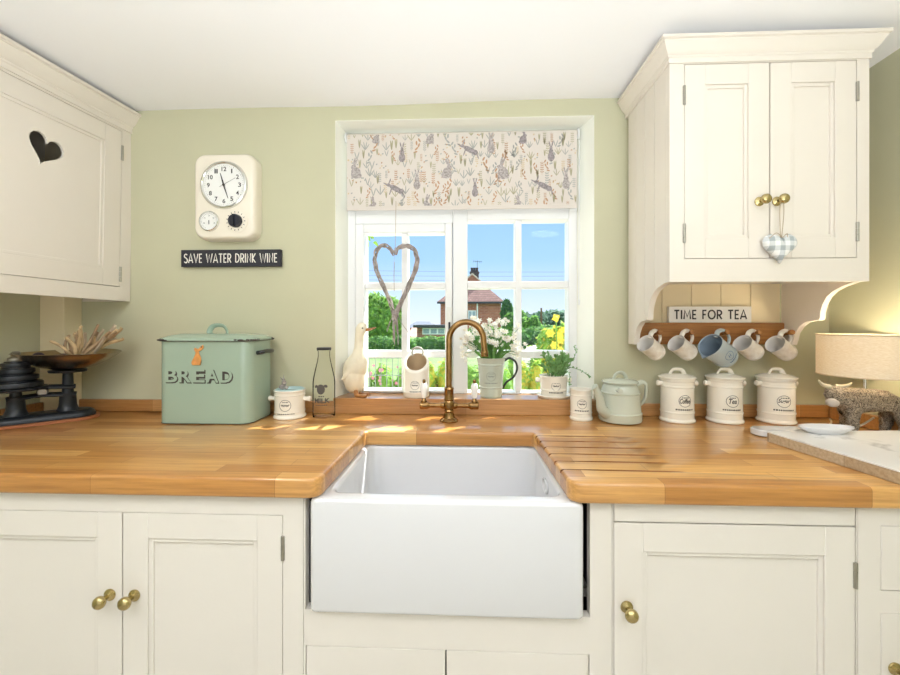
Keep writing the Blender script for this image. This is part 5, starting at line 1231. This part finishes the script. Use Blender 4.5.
for k, (px, py, mi) in enumerate(HL):
    e = HH(px, py); e.y = rnd.uniform(-.045, .045); b0 = HH(80+(px-85)*.25+rnd.uniform(-3, 3), 357); b0.y = rnd.uniform(-.02, .02); b0.z = max(b0.z, .016); wd = rnd.uniform(.0045, .0085)
    mid = (b0+e)/2+Vector((rnd.uniform(-.008, .008), rnd.uniform(-.01, .01), rnd.uniform(-.004, .014)))
    curl = Vector((rnd.uniform(-.006, .010), rnd.uniform(-.006, .006), rnd.uniform(-.004, .008)))
    sp = spline([b0, mid, e, e+curl], 6); bm = new(); Ls = []
    for i, q_ in enumerate(sp):
        u = i/(len(sp)-1); ww = wd*(.4+1.5*u*(1-u))*(1-u**5)+.0009; tgt = (e-b0).normalized(); sd = Vector((tgt.z, rnd.uniform(.2, .3), -tgt.x)).normalized(); nn = tgt.cross(sd)
        Ls.append([q_+sd*ww*cos(a)+nn*(ww*.3*sin(a)+ww*.3*cos(2*a)) for a in [2*pi*j/10 for j in range(10)]])
    loft(bm, Ls); obj('husk', bm, HM[mi], t, smooth=60)
PL = mat('dark_plum_skin', '2e2530', .35, coat=.2)
pls = [(.012, -.052, .020), (-.028, -.036, .019), (.044, -.060, .018), (-.022, -.078, .0165)]
for i, (dx, dy, r_) in enumerate(pls):
    zz_ = pz_-.055+.062*((dx/PX_)**2+(dy/PY_)**2)+.005
    o = thing('dark_plum', ['dark round dried fruit at the foot of the corn husks in the pan', 'dark dried fruit left of the corn husks in the pan', 'dark dried fruit right of centre below the corn husks', 'dark dried fruit at the front rim of the pan'][i], 'fruit', (PC.x+dx, PC.y+dy, CT+zz_), 0, 'dark dried fruit in the scale pan')
    bm = new(); bmesh.ops.create_uvsphere(bm, u_segments=20, v_segments=12, radius=r_, matrix=Matrix.Translation((0, 0, r_*.92)) @ Matrix.Diagonal((1, 1, .92, 1))); obj('fruit', bm, PL, o, smooth=80)
# ---------------------------------------------------------------- the garden and the house beyond the window
GRASS = mat('lawn_green', '66824a', .9, var=.2, vscale=1.2); PAVE = mat('pale_paving', 'bdb7ab', .85, var=.08, vscale=2)
bm = new(); bx(bm, -60, 60, .30, 140, -.6, -.2); struct('ground', bm, GRASS, smooth=0)
bm = new(); bx(bm, -8, 8, .35, 7.5, -.2, -.17); struct('path', bm, PAVE, smooth=0)
LG = [mat('leaf_bright', 'a3c85e', .6, var=.25, vscale=5), mat('leaf_mid', '86b158', .6, var=.25, vscale=3), mat('leaf_dark', '5d8a4c', .65, var=.25, vscale=3), mat('leaf_deep', '4d7350', .7, var=.2, vscale=2), mat('leaf_yellow', 'd3cb5c', .6, var=.2, vscale=6), mat('leaf_blue_far', '84a08c', .8, var=.2, vscale=1)]
for m_ in LG:                                        # leaves let the sun through
    n_, l_ = m_.node_tree.nodes, m_.node_tree.links; b_ = n_['Principled BSDF']; ts = n_.new('ShaderNodeBsdfTranslucent'); mx = n_.new('ShaderNodeMixShader'); mx.inputs[0].default_value = .45
    src = b_.inputs['Base Color'].links[0].from_socket; l_.new(src, ts.inputs[0]); l_.new(b_.outputs[0], mx.inputs[1]); l_.new(ts.outputs[0], mx.inputs[2]); l_.new(mx.outputs[0], n_['Material Output'].inputs[0])
BARK = mat('bark_brown', '6b5a48', .9)
FP = mat('pink_petals', 'dc8ea6', .7); FW = mat('garden_white_petals', 'f6f3ea', .7); FYL = mat('yellow_petals', 'f0d64a', .6)
def leafcloud(bm, c, rad, n, size, rnd, mi=(0,), lo=-1.0):
    for _ in range(n):
        while True:
            d = Vector((rnd.gauss(0, 1), rnd.gauss(0, 1), rnd.gauss(0, 1))).normalized()
            if d.z >= lo: break
        k = rnd.uniform(.82, 1.06); p = Vector((c[0]+d.x*rad[0]*k, c[1]+d.y*rad[1]*k, c[2]+d.z*rad[2]*k))
        nn = (d+Vector((rnd.gauss(0, .5), rnd.gauss(0, .5), rnd.gauss(0, .5)))).normalized(); u = nn.orthogonal().normalized(); u = Matrix.Rotation(rnd.uniform(0, 6.3), 3, nn) @ u; v = nn.cross(u); s = size*rnd.uniform(.6, 1.3)
        vs = [bm.verts.new(p+q) for q in (-u*s, v*s*.42-nn*s*.1, u*s, -v*s*.42-nn*s*.1)]
        bm.faces.new(vs).material_index = rnd.choice(mi)
def core(bm, c, rad, rnd, mi, amp=.12):
    r0 = len(bm.verts); bmesh.ops.create_icosphere(bm, subdivisions=3, radius=1, matrix=Matrix.Identity(4)); bm.verts.ensure_lookup_table(); f0 = rnd.uniform(0, 9)
    for v in bm.verts[r0:]:
        p = v.co.copy(); k = .9+amp*(sin(p.x*4.3+f0)*cos(p.y*3.7+f0)+.6*sin(p.z*6.1+p.x*5+f0)); v.co = Vector((c[0]+p.x*rad[0]*k, c[1]+p.y*rad[1]*k, c[2]+p.z*rad[2]*k))
        for f in v.link_faces: f.material_index = mi
def bush(name, label, cat, px, top, bot, wpx, Y, mi, n, size, seed, group=None, flowers=None, stem=True, blobs=3, squash=.8):
    rnd = random.Random(seed); a, b = at(px, top, Y), at(px, bot, Y); w_ = (at(px+wpx/2, top, Y).x-at(px-wpx/2, top, Y).x); h = a.z-b.z
    t = thing(name, label, cat, (a.x, Y, b.z), 0, group); bm = new()
    for k in range(blobs):
        if blobs == 1: c, rad = (0, 0, h*.5), (w_*.5, w_*.5*squash, h*.5)
        else:
            ox = (k/(blobs-1)-.5)*w_*.6; zz = h*(.5+.12*rnd.uniform(-1, 1)); rad = (w_*.34, w_*.34*squash, h-zz if k % 2 else (h-zz)*.85); c = (ox, rnd.uniform(-.1, .1)*w_, zz)
        core(bm, c, [r_*.9 for r_ in rad], rnd, mi[-1])
        leafcloud(bm, c, rad, n//blobs, size, rnd, mi)
    obj('crown', bm, [LG[i] for i in range(6)], t, smooth=0, recalc=False)
    if stem:
        bm = new(); g0 = min(0, -.2-b.z); tube(bm, [(0, 0, g0), (w_*.02, 0, h*.3), (0, 0, h*.6)], [w_*.05, w_*.04, w_*.02], 8); obj('trunk', bm, BARK, t)
    if flowers:
        fm, num, fs = flowers
        for k in range(num):
            bm = new(); c = Vector((rnd.uniform(-.45, .45)*w_, -w_*.5*squash*rnd.uniform(.5, 1.0), h*rnd.uniform(.25, 1.02))); rr = fs*rnd.uniform(.7, 1.2)
            for j in range(6):
                an = 2*pi*j/6; d = Vector((cos(an), -.25, sin(an)))
                vs = [bm.verts.new(c+d*rr*q0_+Vector((-d.z, 0, d.x))*rr*q1_) for q0_, q1_ in ((0.05, 0), (.55, .34), (1.0, 0), (.55, -.34))]; bm.faces.new(vs)
            bmesh.ops.create_icosphere(bm, subdivisions=1, radius=rr*.3, matrix=Matrix.Translation(c))
            obj('flower', bm, fm, t, smooth=0, recalc=False)
    return t
# far treeline, then nearer trees and hedges
bush('tree', 'far bluish-green wood behind the garden, right of the pole', 'tree', 560, 310, 330, 46, 75, (5, 5, 3), 2600, .5, 1, stem=False, blobs=4)
bush('tree', 'far tree just left of the pole', 'tree', 532, 312, 332, 24, 70, (5, 3), 1500, .45, 2, stem=False, blobs=2)
bush('tree', 'tall slim dark tree beside the brick house', 'tree', 507, 300, 332, 12, 34, (2, 3), 1200, .22, 3, blobs=1)
bush('tree', 'mid-green tree seen just left of the right-hand glazing bar', 'tree', 515, 311, 336, 18, 30, (1, 2), 1300, .2, 4, blobs=2)
bush('tree', 'leafy tree behind the right glazing bar', 'tree', 528, 316, 345, 20, 24, (1, 1, 2), 1400, .17, 5, blobs=2)
bush('tree', 'large round bright green tree seen in the left pane', 'tree', 374, 293, 341, 52, 26, (0, 1, 1), 4200, .22, 6, blobs=3, squash=.7)
bush('hedge', 'clipped green hedge beyond the left casement, left half', 'hedge', 386, 336, 356, 46, 15, (1, 2, 2), 3000, .085, 7, stem=False, blobs=4, squash=.4)
bush('hedge', 'clipped green hedge beyond the left casement, in front of the low outbuilding', 'hedge', 434, 336, 356, 46, 17.5, (1, 2, 2), 3000, .085, 8, stem=False, blobs=4, squash=.4)
bush('hedge', 'green hedge in front of the brick house', 'hedge', 488, 326, 356, 44, 17, (1, 2), 3000, .09, 9, stem=False, blobs=3, squash=.4)
bush('hedge', 'long mid-green hedge beneath the far trees', 'hedge', 552, 325, 350, 62, 19, (1, 2), 3200, .10, 10, stem=False, blobs=4, squash=.4)
bush('shrub', 'dark green shrub left of the yellow rose bush', 'shrub', 531, 331, 366, 26, 8, (2, 3, 2), 1500, .055, 11, blobs=2)
bush('rose_bush', 'yellow-leaved rose bush with big yellow blooms in the right pane', 'shrub', 563, 324, 380, 44, 4.2, (0, 4, 4, 0, 1), 1500, .065, 12, flowers=(FYL, 18, .06), blobs=3)
bm = new(); q = at(556, 318, 3.0); t = thing('yellow_rose', 'single tall yellow rose rising above the rose bush', 'flower', (q.x, 3.0, q.z))
for k in range(9):
    a = 2*pi*k/9; r_ = .05 if k % 2 else .035
    vs = [bm.verts.new(Vector((r_*q0_*cos(a)-r_*q1_*sin(a), -.02+.02*q0_, r_*q0_*sin(a)+r_*q1_*cos(a)))) for q0_, q1_ in ((.05, 0), (.6, .45), (1.05, 0), (.6, -.45))]; bm.faces.new(vs)
bmesh.ops.create_icosphere(bm, subdivisions=2, radius=.022, matrix=Matrix.Translation((0, -.01, 0))); obj('bloom', bm, FYL, t, smooth=0, recalc=False)
bm = new(); tube(bm, [(0, 0, 0), (.01, 0, -.3), (0, .05, -q.z-.2)], .006, 6); obj('stem', bm, LG[1], t)
bush('white_flowered_shrub', 'low shrub of white flowers at the foot of the rose bush', 'shrub', 524, 345, 386, 24, 3.6, (0, 1), 700, .04, 13, flowers=(FW, 24, .045), blobs=2)
# near planting seen through the bottom panes
bush('bright_shrub', 'bright lime-green bush seen through the bottom pane beside the salt pot', 'shrub', 437, 357, 412, 30, 2.6, (0, 0, 4), 900, .035, 14, blobs=2)
bush('pink_flower_clump', 'clump of pale plants with pink flowers behind the duck', 'shrub', 374, 362, 412, 26, 2.3, (0, 1), 330, .026, 15, flowers=(FP, 16, .022), blobs=2)
bush('pink_flower_clump', 'clump of pale plants with pink flowers nearer the salt pot', 'shrub', 395, 366, 412, 24, 2.5, (0, 1), 300, .026, 16, flowers=(FP, 12, .022), blobs=2)
bush('lime_shrub', 'lime-green leafy plant in the bottom pane right of the jug', 'shrub', 530, 360, 412, 20, 2.2, (0, 0, 4), 420, .035, 17, blobs=2)
bush('low_shrub', 'low green plant in the bottom pane behind the herb pot', 'shrub', 556, 372, 412, 34, 2.4, (0, 1), 700, .03, 18, blobs=3)
bush('low_shrub', 'green plant seen behind the tall jug', 'shrub', 487, 362, 412, 44, 2.7, (0, 1, 1), 900, .035, 19, blobs=3)
# a branch hanging into the top left pane
q = at(368, 236, 1.6); t = thing('young_tree', 'sunlit leafy twig in the top corner of the left casement', 'tree', tuple(q)); bm = new(); rnd = random.Random(2)
tube(bm, spline([(-.55, .1, .25), (-.2, .03, .12), (.0, 0, .02), (.028, 0, -.02)], 5), .004, 6); obj('twig', bm, BARK, t)
bm = new(); tube(bm, spline([(-.75, .3, -q.z-.17), (-.72, .28, -.8), (-.66, .2, 0), (-.55, .1, .25)], 5), .02, 8); obj('trunk', bm, BARK, t)
bm = new()
for k in range(9):
    c = Vector((rnd.uniform(-.05, .045), rnd.uniform(-.03, .03), rnd.uniform(-.045, .05))); d = Vector((rnd.uniform(.2, 1), rnd.uniform(-.4, .4), rnd.uniform(-1, -.1))).normalized(); blade(bm, c, c+d*.025+Vector((0, 0, .005)), c+d*.055, .014, 0, 4)
obj('leaves', bm, LG[0], t)['kind'] = 'stuff'
# wire plant support
WIRE = mat('galvanised_wire', '9aa09a', .5, .6); GYF = 2.0
a, b = at(364, 357.5, GYF), at(404, 412, GYF); t = thing('wire_trellis', 'galvanised wire plant trellis behind the duck', 'trellis', ((a.x+b.x)/2, GYF, -.17))
bm = new(); w2 = (b.x-a.x)/2
for k in range(8): x = -w2+2*w2*k/7; tube(bm, [(x, 0, 0), (x, 0, a.z+.17)], .004, 5)
for k in range(6): z_ = (a.z+.17)*(.3+.7*k/5); tube(bm, [(-w2, 0, z_), (w2, 0, z_)], .0045 if k < 5 else .008, 5)
obj('wire_grid', bm, WIRE, t)
# brick house
HYY = 38.0
BRK = bpy.data.materials.new('red_brick'); BRK.use_nodes = True; n_, l_ = BRK.node_tree.nodes, BRK.node_tree.links; b_ = n_['Principled BSDF']; b_.inputs['Roughness'].default_value = .9
t_ = n_.new('ShaderNodeTexCoord'); mp = n_.new('ShaderNodeMapping'); mp.inputs['Rotation'].default_value = (R(90), 0, 0); l_.new(t_.outputs['Object'], mp.inputs[0]); br_ = n_.new('ShaderNodeTexBrick'); br_.inputs['Scale'].default_value = 1; br_.inputs['Brick Width'].default_value = .44; br_.inputs['Row Height'].default_value = .15; br_.inputs['Mortar Size'].default_value = .012
br_.inputs['Color1'].default_value = lin('b3705a'); br_.inputs['Color2'].default_value = lin('9c5a49'); br_.inputs['Mortar'].default_value = lin('b09a8a'); l_.new(mp.outputs[0], br_.inputs['Vector']); l_.new(br_.outputs[0], b_.inputs['Base Color'])
TIL = bpy.data.materials.new('clay_roof_tiles'); TIL.use_nodes = True; n_, l_ = TIL.node_tree.nodes, TIL.node_tree.links; b_ = n_['Principled BSDF']; b_.inputs['Roughness'].default_value = .85
t_ = n_.new('ShaderNodeTexCoord'); s_ = n_.new('ShaderNodeSeparateXYZ'); l_.new(t_.outputs['Object'], s_.inputs[0]); cb = n_.new('ShaderNodeCombineXYZ'); l_.new(s_.outputs['X'], cb.inputs[0]); l_.new(s_.outputs['Z'], cb.inputs[1])
br_ = n_.new('ShaderNodeTexBrick'); br_.inputs['Scale'].default_value = 1; br_.inputs['Brick Width'].default_value = .30; br_.inputs['Row Height'].default_value = .22; br_.inputs['Mortar Size'].default_value = .03
br_.inputs['Color1'].default_value = lin('a17c72'); br_.inputs['Color2'].default_value = lin('8a675e'); br_.inputs['Mortar'].default_value = lin('6f5550'); l_.new(cb.outputs[0], br_.inputs['Vector']); l_.new(br_.outputs[0], b_.inputs['Base Color'])
DKM = mat('dark_fascia', '3b3d44', .6); PANEM = mat('house_window_glass', '9aa8b3', .2); SLATE = mat('slate_roof', '5f6672', .8, var=.1, vscale=2)
e0, e1 = at(440.5, 302, HYY), at(501, 302, HYY); wx0, wx1 = e0.x, e1.x; ez = e0.z; ap = at(472.5, 272.5, HYY).z; hg = -.2
t = thing('brick_house', 'red brick house with a tiled hipped roof beyond the garden', 'house', ((wx0+wx1)/2, HYY, hg)); O = Vector(t.location); DP = 9.0; cxh = 0; hw = (wx1-wx0)/2
bm = new(); bx(bm, -hw, hw, 0, DP, 0, ez-hg); obj('wall', bm, BRK, t, smooth=0)
ov = .32; zr = ap-hg; ze = ez-hg; gz = at(472, 282, HYY).z-hg; gw = (hw+ov)*(zr-gz)/(zr-ze); gx = at(472.5, 300, HYY).x-O.x; gy = (gz-ze)*.9
bm = new()
# hipped roof with a small gablet: eaves, gablet foot and ridge
P = {k: bm.verts.new(v) for k, v in dict(a=(-hw-ov, -ov, ze), b=(hw+ov, -ov, ze), c=(hw+ov, DP+ov, ze), d=(-hw-ov, DP+ov, ze), e=(gx-gw, gy-ov, gz), f=(gx+gw, gy-ov, gz), g=(gx, gy-ov, zr), h=(gx, DP, zr)).items()}
for q in ('abfe', 'bchgf', 'adhge'[0:1]+'egh'+'d', 'dch'): bm.faces.new([P[k] for k in q])
obj('roof', bm, TIL, t, smooth=0)
bm = new(); prism(bm, [(gx-gw, gz), (gx+gw, gz), (gx, zr)], gy-ov+.02, gy-ov+.3, 'y'); obj('gablet', bm, BRK, t, smooth=0)
bm = new()
for s in (-1, 1): tube(bm, [(gx+s*gw*1.12, gy-ov-.03, gz-.08), (gx, gy-ov-.03, zr+.06)], .09, 4)
obj('barge_board', bm, mat('weathered_barge_board', 'c9b8ac', .8), t, smooth=0)
bm = new(); bx(bm, -hw-ov, hw+ov, -ov-.06, -ov+.04, ze-.18, ze+.02); obj('fascia', bm, DKM, t)
ca, cb_ = at(470.5, 268.5, HYY), at(479.5, 282, HYY)
bm = new(); bx(bm, ca.x-O.x, cb_.x-O.x, 2.2, 3.1, cb_.z-hg-.7, ca.z-hg); bx(bm, ca.x-O.x-.06, cb_.x-O.x+.06, 2.14, 3.16, ca.z-hg-.18, ca.z-hg-.05); ch_ = obj('chimney', bm, mat('sooty_brick', '4b4648', .9, var=.2, vscale=8), t)
for k in range(3):
    bm = new(); x = ca.x-O.x+(cb_.x-ca.x)*(.2+.3*k); lathe(bm, [(.14, 0), (.12, .34), (.15, .36), (.15, .42), (0, .42)], 12, Matrix.Translation((x, 2.6, ca.z-hg))); obj('chimney_pot', bm, mat('dark_pot', '4a3f42', .8), ch_)
w0, w1 = at(468, 310.5, HYY), at(476, 320, HYY)
bm = new(); bx(bm, w0.x-O.x, w1.x-O.x, -.05, .02, w1.z-hg, w0.z-hg); wf = obj('window', bm, WHITEP, t)
bm = new()
for i in range(2):
    x0_ = w0.x-O.x+.06+i*(w1.x-w0.x-.04)/2; bx(bm, x0_, x0_+(w1.x-w0.x)/2-.1, -.065, -.051, w1.z-hg+.08, w0.z-hg-.08)
obj('pane', bm, PANEM, wf, smooth=0)
bm = new(); d0 = at(476.8, 300, HYY); tube(bm, [(d0.x-O.x+.05, -.10, ze-.1), (d0.x-O.x+.05, -.10, 0)], .07, 8); obj('downpipe', bm, WHITEP, t)
# aerial
aa = at(478, 268.5, HYY); bm = new(); t2 = thing('roof_aerial', 'thin television aerial on the house chimney', 'aerial', (aa.x, HYY+2.6, ca.z+.42))
tube(bm, [(0, 0, -.5), (0, 0, .75)], .025, 6); tube(bm, [(-.45, 0, .7), (.5, 0, .62)], .02, 5)
for k in range(5): tube(bm, [(-.4+.2*k, 0, .70-.018*k-.16), (-.4+.2*k, 0, .70-.018*k+.12)], .012, 4)
obj('aerial', bm, DKM, t2)
# low outbuilding and roofs to the left
OY = 28.0; o0, o1 = at(417, 326, OY), at(450, 337, OY)
t = thing('outbuilding', 'low flat-roofed outbuilding with a white window, left of the brick house', 'outbuilding', ((o0.x+o1.x)/2, OY, hg)); O = Vector(t.location)
bm = new(); bx(bm, o0.x-O.x, o1.x-O.x, 0, 4, 0, o0.z-hg-.1); obj('wall', bm, BRK, t, smooth=0)
bm = new(); bx(bm, o0.x-O.x-.25, o1.x-O.x+.3, -.3, 4.3, o0.z-hg-.12, o0.z-hg+.08); obj('roof', bm, DKM, t)
a, b = at(422.5, 328, OY), at(445, 334.5, OY); bm = new(); bx(bm, a.x-O.x, b.x-O.x, -.06, .01, b.z-hg, a.z-hg); wf = obj('window', bm, WHITEP, t); bm = new(); n3 = (b.x-a.x)/3
for k in range(3): bx(bm, a.x-O.x+n3*k+.06, a.x-O.x+n3*(k+1)-.06, -.08, -.061, b.z-hg+.08, a.z-hg-.08)
obj('pane', bm, PANEM, wf, smooth=0)
def cottage(name, label, px0, px1, apx, top, eave, Y, roofm, dp=6):
    a, b, c = at(px0, eave, Y), at(px1, eave, Y), at(apx, top, Y); t = thing(name, label, 'building', ((a.x+b.x)/2, Y, hg)); O = Vector(t.location)
    bm = new(); bx(bm, a.x-O.x+.2, b.x-O.x-.2, .2, dp-.2, 0, a.z-hg-.02); obj('wall', bm, BRK, t, smooth=0)
    bm = new(); z0, z1 = a.z-hg, c.z-hg; l0, l1 = c.x-O.x-(b.x-a.x)*.2, c.x-O.x+(b.x-a.x)*.2
    V_ = [bm.verts.new(p) for p in ((a.x-O.x, 0, z0), (b.x-O.x, 0, z0), (b.x-O.x, dp, z0), (a.x-O.x, dp, z0), (l0, dp/2, z1), (l1, dp/2, z1))]
    for f in ((0, 1, 5, 4), (1, 2, 5), (2, 3, 4, 5), (3, 0, 4), (3, 2, 1, 0)): bm.faces.new([V_[i] for i in f])
    obj('roof', bm, roofm, t, smooth=0)
cottage('cottage', 'low cottage with a shallow pinkish roof behind the left hedge', 362, 402, 378, 330, 338, 29.5, mat('pale_pink_tiles', 'b5a49b', .9, var=.1, vscale=2))
cottage('cottage', 'distant slate-roofed cottage above the outbuilding', 404, 438, 420, 321.5, 328, 45, SLATE)
cottage('cottage', 'small red-roofed cottage at the left end of the outbuilding', 404.5, 419, 411, 328, 337, 37, mat('red_tiles', 'b08a7a', .9, var=.1, vscale=2))
# pole and overhead cables
q = at(541.3, 308, 45); t = thing('telegraph_pole', 'wooden telegraph pole standing before the far trees', 'pole', (q.x, 45, hg)); bm = new(); lathe(bm, [(.14, 0), (.10, q.z-hg), (0, q.z-hg)], 10); obj('post', bm, BARK, t)
for k, (ya, yb) in enumerate(((270, 272), (275, 276), (279.5, 280), (284, 283))):
    a, b = at(330, ya, 54), at(600, yb, 54); m_ = (a+b)/2-Vector((0, 0, .12)); bm = new(); O = a
    t = thing('hanging_cable', ['topmost thin cable crossing the sky', 'second thin cable from the top across the sky', 'third thin cable from the top across the sky', 'lowest thin cable crossing the sky'][k], 'cable', tuple(a), 0, 'overhead cables')
    tube(bm, spline([Vector((0, 0, 0)), m_-a, b-a], 8), .012, 5); obj('cable', bm, DKM, t)
